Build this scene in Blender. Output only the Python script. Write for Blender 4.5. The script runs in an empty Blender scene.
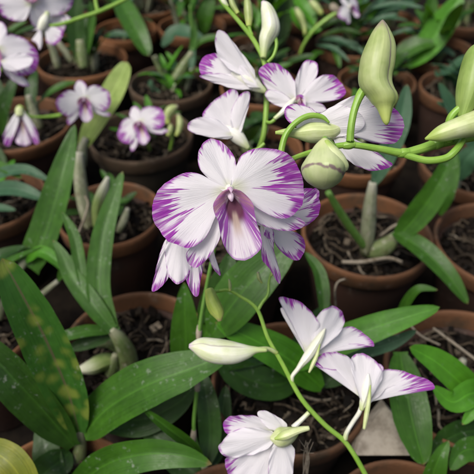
import bpy, math, random
import numpy as np
from mathutils import Vector, Matrix, noise as mnoise
sc = bpy.context.scene
col = sc.collection
PI = math.pi

# ------------------------------------------------------------------ camera model
FPX = 572.0                       # focal length in photograph pixels (474 wide)
PITCH = math.radians(41)
RIMZ = 0.12
CAM = Vector((0, 0, RIMZ + 0.383))
Fw = Vector((0, math.cos(PITCH), -math.sin(PITCH)))
Up = Vector((0, math.sin(PITCH), math.cos(PITCH)))
Rt = Vector((1, 0, 0))

def at(x, y, d):
    return CAM + d * (Fw + Rt * ((x - 237) / FPX) - Up * ((y - 237) / FPX))

def on(x, y, z=RIMZ):
    r = Fw + Rt * ((x - 237) / FPX) - Up * ((y - 237) / FPX)
    t = (z - CAM.z) / r.z
    return CAM + r * t, t

def Z(ox, oy, s, pts):
    return [(ox + s * a, oy + s * b) for a, b in pts]

# ------------------------------------------------------------------ node helpers
def newmat(name):
    m = bpy.data.materials.new(name); m.use_nodes = True
    nt = m.node_tree; nt.nodes.clear()
    out = nt.nodes.new('ShaderNodeOutputMaterial')
    bs = nt.nodes.new('ShaderNodeBsdfPrincipled')
    nt.links.new(bs.outputs[0], out.inputs[0])
    return m, nt, bs, out

def nd(nt, typ, ins=None, **kw):
    n = nt.nodes.new(typ)
    for k, v in kw.items(): setattr(n, k, v)
    for k, v in (ins or {}).items():
        s = n.inputs[k]
        if isinstance(v, bpy.types.NodeSocket): nt.links.new(v, s)
        else: s.default_value = v
    return n

def M_(nt, op, a, b=0.0, c=0.0, clamp=False):
    n = nd(nt, 'ShaderNodeMath', {0: a, 1: b, 2: c}, operation=op, use_clamp=clamp)
    return n.outputs[0]

def mixc(nt, f, a, b, mode='MIX'):
    n = nt.nodes.new('ShaderNodeMix'); n.data_type = 'RGBA'; n.blend_type = mode
    for i, v in ((0, f), (6, a), (7, b)):
        if isinstance(v, bpy.types.NodeSocket): nt.links.new(v, n.inputs[i])
        else: n.inputs[i].default_value = v if i == 0 else (*v, 1)
    return n.outputs[2]

def noise(nt, vec, scale, detail=3, rough=.5, dist=0.0):
    n = nd(nt, 'ShaderNodeTexNoise', {'Scale': scale, 'Detail': detail, 'Roughness': rough, 'Distortion': dist})
    if vec is not None: nt.links.new(vec, n.inputs['Vector'])
    return n.outputs[0]

def sstep(nt, x, lo, hi, a=0.0, b=1.0):
    n = nd(nt, 'ShaderNodeMapRange', {'Value': x, 'From Min': lo, 'From Max': hi, 'To Min': a, 'To Max': b}, interpolation_type='SMOOTHSTEP')
    return n.outputs[0]

def pos(nt): return nd(nt, 'ShaderNodeNewGeometry').outputs['Position']
def objrnd(nt): return nd(nt, 'ShaderNodeObjectInfo').outputs['Random']
def bump(nt, bs, h, dist, strength=1.0):
    b = nd(nt, 'ShaderNodeBump', {'Height': h, 'Distance': dist, 'Strength': strength})
    nt.links.new(b.outputs[0], bs.inputs['Normal'])
    return b
def scalev(nt, v, s):
    n = nd(nt, 'ShaderNodeMapping', {'Scale': s}); nt.links.new(v, n.inputs['Vector']); return n.outputs[0]
def addtrans(nt, bs, out, colr, w):
    t = nd(nt, 'ShaderNodeBsdfTranslucent')
    if isinstance(colr, bpy.types.NodeSocket): nt.links.new(colr, t.inputs[0])
    else: t.inputs[0].default_value = (*colr, 1)
    mx = nd(nt, 'ShaderNodeMixShader', {0: w})
    nt.links.new(bs.outputs[0], mx.inputs[1]); nt.links.new(t.outputs[0], mx.inputs[2])
    nt.links.new(mx.outputs[0], out.inputs[0])

# ------------------------------------------------------------------ materials
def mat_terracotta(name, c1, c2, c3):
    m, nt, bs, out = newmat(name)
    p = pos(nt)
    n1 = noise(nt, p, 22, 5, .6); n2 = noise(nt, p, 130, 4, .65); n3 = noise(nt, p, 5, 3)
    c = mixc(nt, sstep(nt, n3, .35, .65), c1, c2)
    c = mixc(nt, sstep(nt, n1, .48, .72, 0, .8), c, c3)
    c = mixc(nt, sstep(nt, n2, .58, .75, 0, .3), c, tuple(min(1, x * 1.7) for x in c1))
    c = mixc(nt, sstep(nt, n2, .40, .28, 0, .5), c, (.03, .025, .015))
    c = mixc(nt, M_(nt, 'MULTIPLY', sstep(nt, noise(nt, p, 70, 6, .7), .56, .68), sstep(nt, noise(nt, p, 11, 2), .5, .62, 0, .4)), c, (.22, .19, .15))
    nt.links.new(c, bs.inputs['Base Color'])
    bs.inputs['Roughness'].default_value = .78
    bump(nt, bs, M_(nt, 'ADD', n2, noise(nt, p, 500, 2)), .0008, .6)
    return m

TERRA = mat_terracotta('terracotta', (.055, .022, .012), (.034, .015, .009), (.018, .013, .008))  # pot bodies: old dirt, colour darkened further for shade between pots
TERRARIM = mat_terracotta('terracotta_rim', (.19, .076, .025), (.11, .047, .018), (.035, .026, .013))  # same clay kept lighter and more orange, as the lit rim
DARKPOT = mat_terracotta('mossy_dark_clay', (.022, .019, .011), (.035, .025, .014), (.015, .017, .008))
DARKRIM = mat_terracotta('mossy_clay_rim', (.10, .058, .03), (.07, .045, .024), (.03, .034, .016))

def mat_chips(name, stops):
    m, nt, bs, out = newmat(name)
    g = nd(nt, 'ShaderNodeNewGeometry')
    r = nt.nodes.new('ShaderNodeValToRGB'); nt.links.new(g.outputs['Random Per Island'], r.inputs[0])
    el = r.color_ramp.elements
    el[0].position, el[0].color = stops[0][0], (*stops[0][1], 1)
    el[1].position, el[1].color = stops[-1][0], (*stops[-1][1], 1)
    for p_, c_ in stops[1:-1]:
        e = el.new(p_); e.color = (*c_, 1)
    n = noise(nt, g.outputs['Position'], 300, 4, .65)
    bs.inputs['Specular IOR Level'].default_value = .15
    c = mixc(nt, sstep(nt, n, .35, .7, 0, .75), r.outputs[0], (.006, .005, .0035))
    nt.links.new(c, bs.inputs['Base Color']); bs.inputs['Roughness'].default_value = .8
    bump(nt, bs, n, .0008, .8)
    return m
CHIPS = mat_chips('bark_chips', [(0, (.004, .003, .002)), (.5, (.009, .006, .004)), (.82, (.022, .015, .010)), (.95, (.08, .06, .04)), (1, (.22, .18, .13))])
ROOTM = mat_chips('orchid_roots', [(0, (.03, .022, .014)), (.6, (.09, .068, .045)), (1, (.28, .24, .18))])
def mat_plain(name, c1, c2, scale, rough=.8, bd=.001):
    m, nt, bs, out = newmat(name)
    n = noise(nt, pos(nt), scale, 6, .65)
    nt.links.new(mixc(nt, sstep(nt, n, .35, .65), c1, c2), bs.inputs['Base Color'])
    bs.inputs['Roughness'].default_value = rough
    bump(nt, bs, n, bd, .8)
    return m
SOIL = mat_plain('damp_soil', (.004, .003, .002), (.014, .010, .007), 60)
GROUND = mat_plain('dark_ground', (.004, .003, .0025), (.012, .009, .006), 25, .95, .004)
GROUND.node_tree.nodes['Principled BSDF'].inputs['Specular IOR Level'].default_value = .1
SOIL.node_tree.nodes['Principled BSDF'].inputs['Specular IOR Level'].default_value = .2
STONE = mat_plain('grey_stone', (.20, .17, .13), (.36, .32, .26), 90, .85, .0015)

def mat_leaf(name, ca, cb, spots=None, rough=.37, dust=.42, trans=.16, ribc=None):
    m, nt, bs, out = newmat(name)
    uv = nd(nt, 'ShaderNodeUVMap', uv_map='UVMap').outputs[0]
    sp = nd(nt, 'ShaderNodeSeparateXYZ'); nt.links.new(uv, sp.inputs[0])
    u, v = sp.outputs[0], sp.outputs[1]
    p = pos(nt)
    n1 = noise(nt, p, 45, 4, .6); n2 = noise(nt, p, 420, 3, .6)
    c = mixc(nt, sstep(nt, n1, .3, .7), ca, cb)
    # length-wise veins
    vn = noise(nt, scalev(nt, uv, (26, 1.2, 1)), 1.0, 3, .6)
    c = mixc(nt, sstep(nt, vn, .35, .7, 0, .22), c, tuple(x * 1.9 for x in cb))
    c = mixc(nt, sstep(nt, vn, .48, .28, 0, .22), c, tuple(x * .45 for x in ca))
    c = mixc(nt, sstep(nt, noise(nt, p, 110, 4, .65), .45, .75, 0, .35), c, tuple(x * 1.7 for x in cb))
    cu = M_(nt, 'ABSOLUTE', M_(nt, 'SUBTRACT', u, .5))
    mid = sstep(nt, cu, .045, .01) if ribc else sstep(nt, cu, .03, .006)
    c = mixc(nt, M_(nt, 'MULTIPLY', mid, .8 if ribc else .3), c, ribc or tuple(min(1, x * 2.6) for x in cb))
    # brown dry tip and nicks on the margin
    tipn = M_(nt, 'ADD', v, M_(nt, 'MULTIPLY', M_(nt, 'SUBTRACT', n1, .5), .06))
    c = mixc(nt, sstep(nt, tipn, .975, 1.0, 0, .8), c, (.16, .11, .04))
    edge = sstep(nt, cu, .485, .5, 0, .3)
    c = mixc(nt, edge, c, tuple(min(1, x * 2.4) for x in cb))
    if spots:
        vor = nd(nt, 'ShaderNodeTexVoronoi', {'Scale': spots[1], 'Randomness': 1.0}); 
        dn = nd(nt, 'ShaderNodeVectorMath', {0: p, 1: (0, 0, 0)}, operation='ADD')
        nt.links.new(dn.outputs[0], vor.inputs['Vector'])
        f = sstep(nt, M_(nt, 'ADD', vor.outputs[0], M_(nt, 'MULTIPLY', M_(nt, 'SUBTRACT', n1, .5), 1.1)), .55, .12, 0, .7)
        c = mixc(nt, f, c, spots[0])
    # dried water spots / dust
    ds = sstep(nt, noise(nt, p, 230, 4, .6), .58, .72, 0, dust)
    ds = M_(nt, 'MULTIPLY', ds, sstep(nt, noise(nt, p, 40, 2), .42, .62))
    c = mixc(nt, ds, c, (.35, .38, .33))
    nt.links.new(c, bs.inputs['Base Color'])
    nt.links.new(sstep(nt, n2, .2, .8, rough - .06, rough + .18), bs.inputs['Roughness'])
    bs.inputs['Specular IOR Level'].default_value = .36
    h = M_(nt, 'ADD', M_(nt, 'MULTIPLY', vn, .7), M_(nt, 'MULTIPLY', n2, .3))
    bump(nt, bs, h, .0006, .5)
    addtrans(nt, bs, out, mixc(nt, .5, c, tuple(min(1, x * 3) for x in (cb[0] * 1.4, cb[1], cb[2] * .5))), trans)
    return m
L_DARK = mat_leaf('leaf_dark_green', (.012, .040, .004), (.021, .062, .007))
L_MID = mat_leaf('leaf_mid_green', (.022, .074, .005), (.037, .112, .009))
L_BRIGHT = mat_leaf('leaf_bright_green', (.040, .155, .006), (.068, .225, .014), dust=.12, trans=.22)
L_BLUE = mat_leaf('leaf_blue_green', (.024, .070, .032), (.042, .105, .052), rough=.42)
L_SPOT = mat_leaf('leaf_with_yellow_spots', (.018, .072, .008), (.032, .105, .014), spots=((.20, .25, .04), 80), ribc=(.10, .08, .045), dust=.4)
L_YEL = mat_leaf('leaf_yellowing', (.085, .125, .008), (.17, .18, .016), dust=.15)
L_LIME = mat_leaf('leaf_pale_lime', (.17, .27, .05), (.27, .36, .10), dust=.1, trans=.22)
LM = dict(d=L_DARK, m=L_MID, b=L_BRIGHT, u=L_BLUE, s=L_SPOT, y=L_YEL, l=L_LIME)

def mat_petal(name, lip=False):
    m, nt, bs, out = newmat(name)
    uv = nd(nt, 'ShaderNodeUVMap', uv_map='UVMap').outputs[0]
    sp = nd(nt, 'ShaderNodeSeparateXYZ'); nt.links.new(uv, sp.inputs[0])
    a, r = sp.outputs[0], sp.outputs[1]
    amt = nd(nt, 'ShaderNodeAttribute', attribute_name='amt').outputs['Fac']
    seed = nd(nt, 'ShaderNodeAttribute', attribute_name='seed').outputs['Fac']
    cmb = nd(nt, 'ShaderNodeCombineXYZ', {0: a, 1: M_(nt, 'MULTIPLY', r, 1.3), 2: seed}).outputs[0]
    cmb2 = nd(nt, 'ShaderNodeCombineXYZ', {0: M_(nt, 'MULTIPLY', a, 2.6), 1: M_(nt, 'MULTIPLY', r, 2.5), 2: seed}).outputs[0]
    cmb3 = nd(nt, 'ShaderNodeCombineXYZ', {0: M_(nt, 'MULTIPLY', a, .28), 1: M_(nt, 'MULTIPLY', r, .8), 2: seed}).outputs[0]
    n1 = noise(nt, cmb, 1.0, 2, .6); n2 = noise(nt, cmb2, 1.0, 2, .5); n3 = noise(nt, cmb3, 1.0, 1)
    vein = noise(nt, cmb2, 1.6, 2, .6)
    e = M_(nt, 'SUBTRACT', 1.0, r)
    k = M_(nt, 'ADD', M_(nt, 'MULTIPLY', M_(nt, 'SUBTRACT', n1, .5), 3.4), M_(nt, 'MULTIPLY', M_(nt, 'SUBTRACT', n2, .5), 2.6))
    k = M_(nt, 'ADD', k, M_(nt, 'MULTIPLY', M_(nt, 'SUBTRACT', n3, .5), 3.0))
    k = M_(nt, 'ADD', k, .36)
    k = M_(nt, 'MAXIMUM', k, .36)
    reach = M_(nt, 'MULTIPLY', k, M_(nt, 'MULTIPLY', amt, .85))
    if not lip:
        f = sstep(nt, M_(nt, 'SUBTRACT', reach, e), -.03, .07)
        thin = M_(nt, 'MULTIPLY', sstep(nt, e, .055, .015), sstep(nt, M_(nt, 'ADD', amt, M_(nt, 'MULTIPLY', M_(nt, 'SUBTRACT', n1, .5), .2)), .005, .06, 0, .9))
        f = M_(nt, 'MAXIMUM', f, thin)
        f = M_(nt, 'MULTIPLY', f, sstep(nt, n2, .3, .55, .45, 1.0))
        white = mixc(nt, sstep(nt, vein, .35, .65, 0, .16), (.85, .83, .86), (.71, .68, .75))
        white = mixc(nt, M_(nt, 'MULTIPLY', amt, sstep(nt, r, .45, 1.0, 0, .45), clamp=True), white, (.62, .38, .72))
        white = mixc(nt, sstep(nt, r, .30, .02, 0, .6), white, (.64, .70, .38))
        pur = mixc(nt, sstep(nt, vein, .3, .7), (.42, .062, .48), (.26, .026, .33))
        c = mixc(nt, f, white, pur)
    else:
        m_ = nd(nt, 'ShaderNodeAttribute', attribute_name='side').outputs['Fac']
        m_ = M_(nt, 'ADD', m_, M_(nt, 'MULTIPLY', M_(nt, 'SUBTRACT', n3, .5), .12))
        c = mixc(nt, sstep(nt, vein, .35, .65, 0, .3), (.82, .76, .82), (.66, .52, .66))
        # stripes either side of the pale centre line
        win = M_(nt, 'MULTIPLY', sstep(nt, m_, .10, .26), sstep(nt, r, .28, .42))
        s_ = sstep(nt, M_(nt, 'ADD', n1, M_(nt, 'MULTIPLY', sstep(nt, r, 1.0, .5), .10)), .44, .53)
        c = mixc(nt, M_(nt, 'MULTIPLY', M_(nt, 'MULTIPLY', s_, win), .93), c, (.33, .045, .42))
        blot = M_(nt, 'MULTIPLY', sstep(nt, n2, .55, .68), sstep(nt, r, .80, .92))
        c = mixc(nt, M_(nt, 'MULTIPLY', blot, .7), c, (.36, .08, .48))
        # side lobes: translucent brownish pink
        c = mixc(nt, M_(nt, 'MULTIPLY', sstep(nt, m_, .56, .68), sstep(nt, n1, .62, .40, .55, 1.0)), c, (.40, .19, .26))
        # dark throat with a pale tongue
        thr = M_(nt, 'MULTIPLY', sstep(nt, r, .54, .36), sstep(nt, m_, .72, .50))
        c = mixc(nt, M_(nt, 'MULTIPLY', thr, .95), c, (.13, .018, .06))
        tng = M_(nt, 'MULTIPLY', M_(nt, 'MULTIPLY', sstep(nt, m_, .15, .04), sstep(nt, r, .22, .34)), sstep(nt, r, .75, .45))
        c = mixc(nt, M_(nt, 'MULTIPLY', tng, .85), c, (.60, .46, .38))
        c = mixc(nt, sstep(nt, e, .045, .012, 0, .7), c, (.33, .08, .42))
    nt.links.new(c, bs.inputs['Base Color'])
    bs.inputs['Roughness'].default_value = .55
    bs.inputs['Specular IOR Level'].default_value = .25
    bs.inputs['Sheen Weight'].default_value = .15
    bump(nt, bs, M_(nt, 'ADD', vein, M_(nt, 'MULTIPLY', n3, 2.2)), .0006, .45)
    addtrans(nt, bs, out, c, .36)
    return m
PETAL = mat_petal('white_petal_purple_margin')
LIP = mat_petal('striped_lip', True)

def mat_tube(name, ca, cb, purple=.0, streak=12, tip=None, rough=.45, sss=.15, base=None):
    """u runs round the tube, v along it."""
    m, nt, bs, out = newmat(name)
    uv = nd(nt, 'ShaderNodeUVMap', uv_map='UVMap').outputs[0]
    sp = nd(nt, 'ShaderNodeSeparateXYZ'); nt.links.new(uv, sp.inputs[0])
    u, v = sp.outputs[0], sp.outputs[1]
    p = pos(nt)
    n1 = noise(nt, p, 90, 3, .6)
    vn = noise(nt, scalev(nt, uv, (streak, 1.1, 1)), 1.0, 3, .6)
    c = mixc(nt, sstep(nt, n1, .3, .7), ca, cb)
    c = mixc(nt, sstep(nt, vn, .4, .7, 0, .4), c, tuple(min(.85, x * 1.35) for x in cb))
    c = mixc(nt, sstep(nt, vn, .45, .3, 0, .3), c, tuple(x * .6 for x in ca))
    if base: c = mixc(nt, sstep(nt, v, .35, .02), c, base)
    if sss == 0:      # weathered papery skin
        c = mixc(nt, sstep(nt, noise(nt, p, 170, 5, .7), .50, .68, 0, .7), c, (.09, .065, .035))
        c = mixc(nt, sstep(nt, noise(nt, scalev(nt, uv, (9, 5, 1)), 1.0, 4, .6), .55, .68, 0, .5), c, (.32, .31, .25))
    if tip: c = mixc(nt, sstep(nt, M_(nt, 'ADD', v, M_(nt, 'MULTIPLY', M_(nt, 'SUBTRACT', vn, .5), .25)), tip[1], 1.0, 0, .8), c, tip[0])
    if purple:
        # the overlap line of the sepals, tinged purple
        w = M_(nt, 'ADD', u, M_(nt, 'ADD', M_(nt, 'MULTIPLY', v, .10), M_(nt, 'MULTIPLY', M_(nt, 'SUBTRACT', n1, .5), .05)))
        d = M_(nt, 'ABSOLUTE', M_(nt, 'SUBTRACT', w, .17))
        f = M_(nt, 'MULTIPLY', sstep(nt, d, .016, .003, 0, .7), M_(nt, 'MULTIPLY', sstep(nt, v, .22, .35), purple))
        c = mixc(nt, f, c, (.13, .05, .12))
    nt.links.new(c, bs.inputs['Base Color'])
    bs.inputs['Roughness'].default_value = rough
    bs.inputs['Subsurface Weight'].default_value = sss
    bs.inputs['Subsurface Radius'].default_value = (.6, .8, .3)
    bs.inputs['Subsurface Scale'].default_value = .003
    bump(nt, bs, M_(nt, 'ADD', vn, M_(nt, 'MULTIPLY', noise(nt, p, 700, 2), .3)), .0003, .5)
    return m
BUD = mat_tube('green_bud', (.26, .34, .10), (.38, .44, .19), purple=.9, tip=((.25, .17, .17), .86), base=(.42, .50, .13))
BUDDK = mat_tube('dark_green_bud', (.17, .27, .05), (.25, .35, .09), purple=.5)
BUDW = mat_tube('white_bud', (.56, .62, .36), (.70, .72, .58), purple=.6, tip=((.55, .4, .55), .92), base=(.42, .52, .2))
CREAM = mat_tube('cream_tube', (.42, .50, .19), (.58, .63, .36), base=(.34, .46, .10))
CREAMW = mat_tube('cream_white_tube', (.64, .66, .50), (.75, .75, .68), base=(.50, .58, .28))
BUDY = mat_tube('lime_bud', (.28, .40, .06), (.42, .50, .12), purple=.4, tip=((.3, .2, .12), .85))
BUDCAP = mat_tube('capped_bud', (.34, .42, .17), (.48, .53, .29), base=(.56, .60, .30), tip=((.24, .28, .13), .45))
def wavy_line(m):
    nt = m.node_tree; bs = nt.nodes['Principled BSDF']
    uv = nd(nt, 'ShaderNodeUVMap', uv_map='UVMap').outputs[0]
    sp = nd(nt, 'ShaderNodeSeparateXYZ'); nt.links.new(uv, sp.inputs[0])
    c = bs.inputs['Base Color'].links[0].from_socket
    wv = M_(nt, 'MULTIPLY', M_(nt, 'SINE', M_(nt, 'MULTIPLY', sp.outputs[0], 13.0)), .085)
    d = M_(nt, 'ABSOLUTE', M_(nt, 'SUBTRACT', M_(nt, 'ADD', sp.outputs[1], wv), .62))
    n = noise(nt, pos(nt), 300, 3)
    f = sstep(nt, M_(nt, 'ADD', d, M_(nt, 'MULTIPLY', M_(nt, 'SUBTRACT', n, .5), .13)), .045, .0, 0, .8)
    nt.links.new(mixc(nt, f, c, (.13, .05, .10)), bs.inputs['Base Color'])
wavy_line(BUDCAP)
STEM = mat_tube('green_stem', (.17, .34, .035), (.25, .42, .07), rough=.4, streak=8)
STEMD = mat_tube('dull_green_stem', (.08, .20, .025), (.13, .26, .05), rough=.5, streak=8)
SHEATH = mat_tube('papery_sheath', (.16, .19, .10), (.26, .27, .18), rough=.7, streak=30, sss=0, base=(.10, .11, .05), tip=((.36, .35, .28), .8))
CANE = mat_tube('green_cane', (.09, .14, .04), (.15, .19, .075), rough=.5, streak=20, sss=0, tip=((.30, .30, .20), .75))
WBULB = mat_tube('white_tipped_shoot', (.14, .22, .05), (.22, .28, .09), rough=.5, streak=14, sss=.1, tip=((.62, .60, .50), .45))
TWIG = mat_tube('dry_twig', (.18, .15, .11), (.28, .24, .18), rough=.85, streak=6, sss=0)

# ------------------------------------------------------------------ mesh helpers
def smooth(pts, n):
    """Catmull-Rom through points (any dimension), n samples evenly by arc length."""
    P = np.array([list(p) for p in pts], float)
    if len(P) == 2:
        P = np.array([P[0], (P[0] + P[1]) / 2, P[1]])
    E = np.vstack([2 * P[0] - P[1], P, 2 * P[-1] - P[-2]])
    out = []
    for i in range(1, len(E) - 2):
        p0, p1, p2, p3 = E[i - 1], E[i], E[i + 1], E[i + 2]
        for t in np.linspace(0, 1, 16, endpoint=False):
            out.append(.5 * ((2 * p1) + (-p0 + p2) * t + (2 * p0 - 5 * p1 + 4 * p2 - p3) * t * t + (-p0 + 3 * p1 - 3 * p2 + p3) * t ** 3))
    out.append(P[-1]); out = np.array(out)
    s = np.concatenate([[0], np.cumsum(np.linalg.norm(np.diff(out, axis=0), axis=1))])
    q = np.linspace(0, s[-1], n)
    return np.stack([np.interp(q, s, out[:, k]) for k in range(out.shape[1])], 1)

class MB:
    def __init__(s): s.v = []; s.f = []; s.uv = []; s.at = []; s.mi = []
    def add(s, V, F, UV=None, AT=None, mi=0):
        o = len(s.v); s.v += [tuple(p) for p in V]
        s.f += [tuple(i + o for i in f) for f in F]
        s.uv += list(UV) if UV is not None else [(0, 0)] * len(V)
        s.at += list(AT) if AT is not None else [(0, 0, 0)] * len(V)
        s.mi += [mi] * len(F)
        return s
    def tube(s, pts, radii, seg=12, n=None, ridge=0.0, nr=3, caps=True, mi=0, flat=1.0, crease=None, fixT=None):
        n = n or max(8, 6 * len(pts))
        C = smooth(pts, n)
        rr = np.interp(np.linspace(0, 1, n), np.linspace(0, 1, len(radii)), radii) if len(radii) > 1 else np.full(n, radii[0])
        if len(radii) > 3:
            R = smooth([(i / (len(radii) - 1), r * 20) for i, r in enumerate(radii)], 200)
            rr = np.interp(np.linspace(0, 1, n), R[:, 0], R[:, 1] / 20)
        rr = np.maximum(rr, 1e-5)
        if len(radii) == len(pts) and len(pts) > 2:      # radii belong to the points
            R4 = smooth([tuple(p) + (r * .2,) for p, r in zip(pts, radii)], n); rr = R4[:, 3] / .2; C = R4[:, :3]
            q = np.array([list(p) for p in pts]); 
        rr = np.maximum(rr, 1e-5)
        T = np.gradient(C, axis=0); T /= np.linalg.norm(T, axis=1)[:, None]
        if fixT is not None: T = np.tile(np.array(fixT), (n, 1))
        ref = np.array(Fw) * -1.0
        V = []; UV = []
        nrm = ref - T[0] * ref.dot(T[0])
        if np.linalg.norm(nrm) < .1: nrm = np.cross(T[0], [1, 0, 0])
        for i in range(n):
            nrm = nrm - T[i] * nrm.dot(T[i]); nrm /= np.linalg.norm(nrm)
            b = np.cross(T[i], nrm)
            for j in range(seg + 1):
                a = 2 * PI * j / seg
                k = 1 + ridge * math.cos(nr * a + i / n * 1.2) * math.sin(PI * i / (n - 1))
                if crease:
                    da = (a / (2 * PI) + .10 * i / n) - .17
                    k -= crease * math.exp(-(da / .035) ** 2) * math.sin(PI * min(1, i / (n - 1) + .05)) ** .5
                    k += crease * .6 * math.exp(-((da - .07) / .05) ** 2) * math.sin(PI * i / (n - 1))
                V.append(C[i] + (nrm * math.cos(a) * flat + b * math.sin(a)) * rr[i] * k)
                UV.append((j / seg, i / (n - 1)))
        F = [(i * (seg + 1) + j, i * (seg + 1) + j + 1, (i + 1) * (seg + 1) + j + 1, (i + 1) * (seg + 1) + j) for i in range(n - 1) for j in range(seg)]
        if caps:
            F.append(tuple(range(seg, -1, -1))[:-1] if False else tuple(reversed(range(seg))))
            F.append(tuple((n - 1) * (seg + 1) + j for j in range(seg)))
        return s.add(V, F, UV, mi=mi)

LOCALROOTS = set()
def rootloc(o):
    while o.parent: o = o.parent
    return o.location.copy() if o.name not in LOCALROOTS else Vector((0, 0, 0))   # pots are modelled about their own base

def obj(name, mb, mats, parent=None, smooth_=True):
    me = bpy.data.meshes.new(name)
    off = rootloc(parent) if parent is not None else Vector((0, 0, 0))
    if parent is None and mb.v:      # origin at the thing's base
        A = np.array(mb.v); c = A.mean(0); off = Vector((c[0], c[1], A[:, 2].min()))
    me.from_pydata([(p[0] - off.x, p[1] - off.y, p[2] - off.z) for p in mb.v], [], mb.f)
    uvl = me.uv_layers.new(name='UVMap')
    li = np.zeros(len(me.loops), dtype=np.int32); me.loops.foreach_get('vertex_index', li)
    U = np.array(mb.uv, dtype=np.float32)[li]
    uvl.data.foreach_set('uv', U.ravel())
    A = np.array(mb.at, dtype=np.float32)
    for k, nm in enumerate(('amt', 'seed', 'side')):
        a = me.attributes.new(nm, 'FLOAT', 'POINT'); a.data.foreach_set('value', A[:, k].copy())
    if not isinstance(mats, (list, tuple)): mats = [mats]
    for m in mats: me.materials.append(m)
    me.polygons.foreach_set('material_index', mb.mi)
    if smooth_: me.polygons.foreach_set('use_smooth', [True] * len(me.polygons))
    me.update()
    o = bpy.data.objects.new(name, me); col.objects.link(o)
    if parent is not None: o.parent = parent
    else: o.location = off
    return o

def thing(name, label, cat, loc, group=None):
    o = bpy.data.objects.new(name, None); o.empty_display_size = .02
    col.objects.link(o); o.location = loc
    o['label'] = label; o['category'] = cat
    if group: o['group'] = group
    return o

# ------------------------------------------------------------------ leaf
def blade(P, W, nh, fold=.25, wav=.0, seed=0, a=.55, b=.62, base=.25, n=34, k=6, twist=0.0):
    """leaf blade along world points P, full width W (m), nh = facing direction"""
    C = smooth(P, n); rnd = random.Random(seed)
    T = np.gradient(C, axis=0); T /= np.linalg.norm(T, axis=1)[:, None]
    ts = np.linspace(0, 1, n)
    w = ((ts + .001) ** a) * ((1 - ts) ** b); w /= w.max()
    w = np.maximum(w, base * (1 - ts) ** 2) * W / 2
    ph = rnd.random() * 6; V = []; UV = []
    nh = np.array(nh, float); nh /= np.linalg.norm(nh)
    for i in range(n):
        t = ts[i]
        q = nh
        N = q - T[i] * q.dot(T[i]); l = np.linalg.norm(N)
        N = N / l if l > 1e-3 else np.array([0, 0, 1.])
        L = np.cross(T[i], N)
        if twist:
            c_, s_ = math.cos(twist * t), math.sin(twist * t)
            L, N = L * c_ + N * s_, N * c_ - L * s_
        for j in range(-k, k + 1):
            s = j / k
            ww = w[i]
            zf = fold * ww * (abs(s) ** 1.2) + wav * W * math.sin(t * 11 + ph + (2 if s > 0 else 0)) * abs(s) ** 2 + .012 * W * mnoise.noise((t * 6, s * 2, seed))
            lateral = ww * s * (1 - .12 * fold)
            lateral += W * .012 * mnoise.noise((t * 14, seed * 3.1, s)) * abs(s)
            V.append(C[i] + L * lateral + N * zf)
            UV.append((s * .5 + .5, t))
    m = 2 * k + 1
    F = [(i * m + j, i * m + j + 1, (i + 1) * m + j + 1, (i + 1) * m + j) for i in range(n - 1) for j in range(m - 1)]
    return MB().add(V, F, UV)

_ls = [0]
def leaf(root, pts, wpx, mat='d', roll=0, fold=.25, wav=.01, label=None, **kw):
    """pts: (x, y, depth); wpx: width in photograph pixels at mid leaf; roll turns the face away from the lens direction"""
    _ls[0] += 1
    P = [at(*p) for p in pts]
    dm = pts[len(pts) // 2][2]
    W = wpx * dm / FPX
    T = (P[-1] - P[0]).normalized()
    # leaves face upwards and a little towards the open side
    nh = Vector((0, 0, 1)) * .55 - Fw * .75
    nh = Matrix.Rotation(math.radians(roll), 3, T) @ nh
    o = obj('leaf', blade([tuple(p) for p in P], W, tuple(nh), fold, wav, _ls[0], **kw), LM[mat], root)
    if label: o['label'] = label
    return o

def tubepart(root, name, pts, wpx, mat, seg=12, **kw):
    """pts px+depth, wpx list of widths in px"""
    P = [tuple(at(*p)) for p in pts]
    d = sum(p[2] for p in pts) / len(pts)
    mb = MB().tube(P, [w / 2 * d / FPX for w in wpx], seg, **kw)
    return obj(name, mb, mat, root)

# ------------------------------------------------------------------ flower
class Frame:
    def __init__(s, c, d, scale=1, rot=0, yaw=0, pitch=0, ref=None):
        s.o = at(c[0], c[1], d); s.k = d / FPX * scale; s.ref = ref or c
        s.M = Matrix.Rotation(math.radians(pitch), 3, 'X') @ Matrix.Rotation(math.radians(yaw), 3, 'Y') @ Matrix.Rotation(math.radians(rot), 3, 'Z')
    def p(s, x, y, z=0):
        v = s.M @ Vector((x - s.ref[0], -(y - s.ref[1]), z)) * s.k
        return s.o + Rt * v.x + Up * v.y - Fw * v.z

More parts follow.
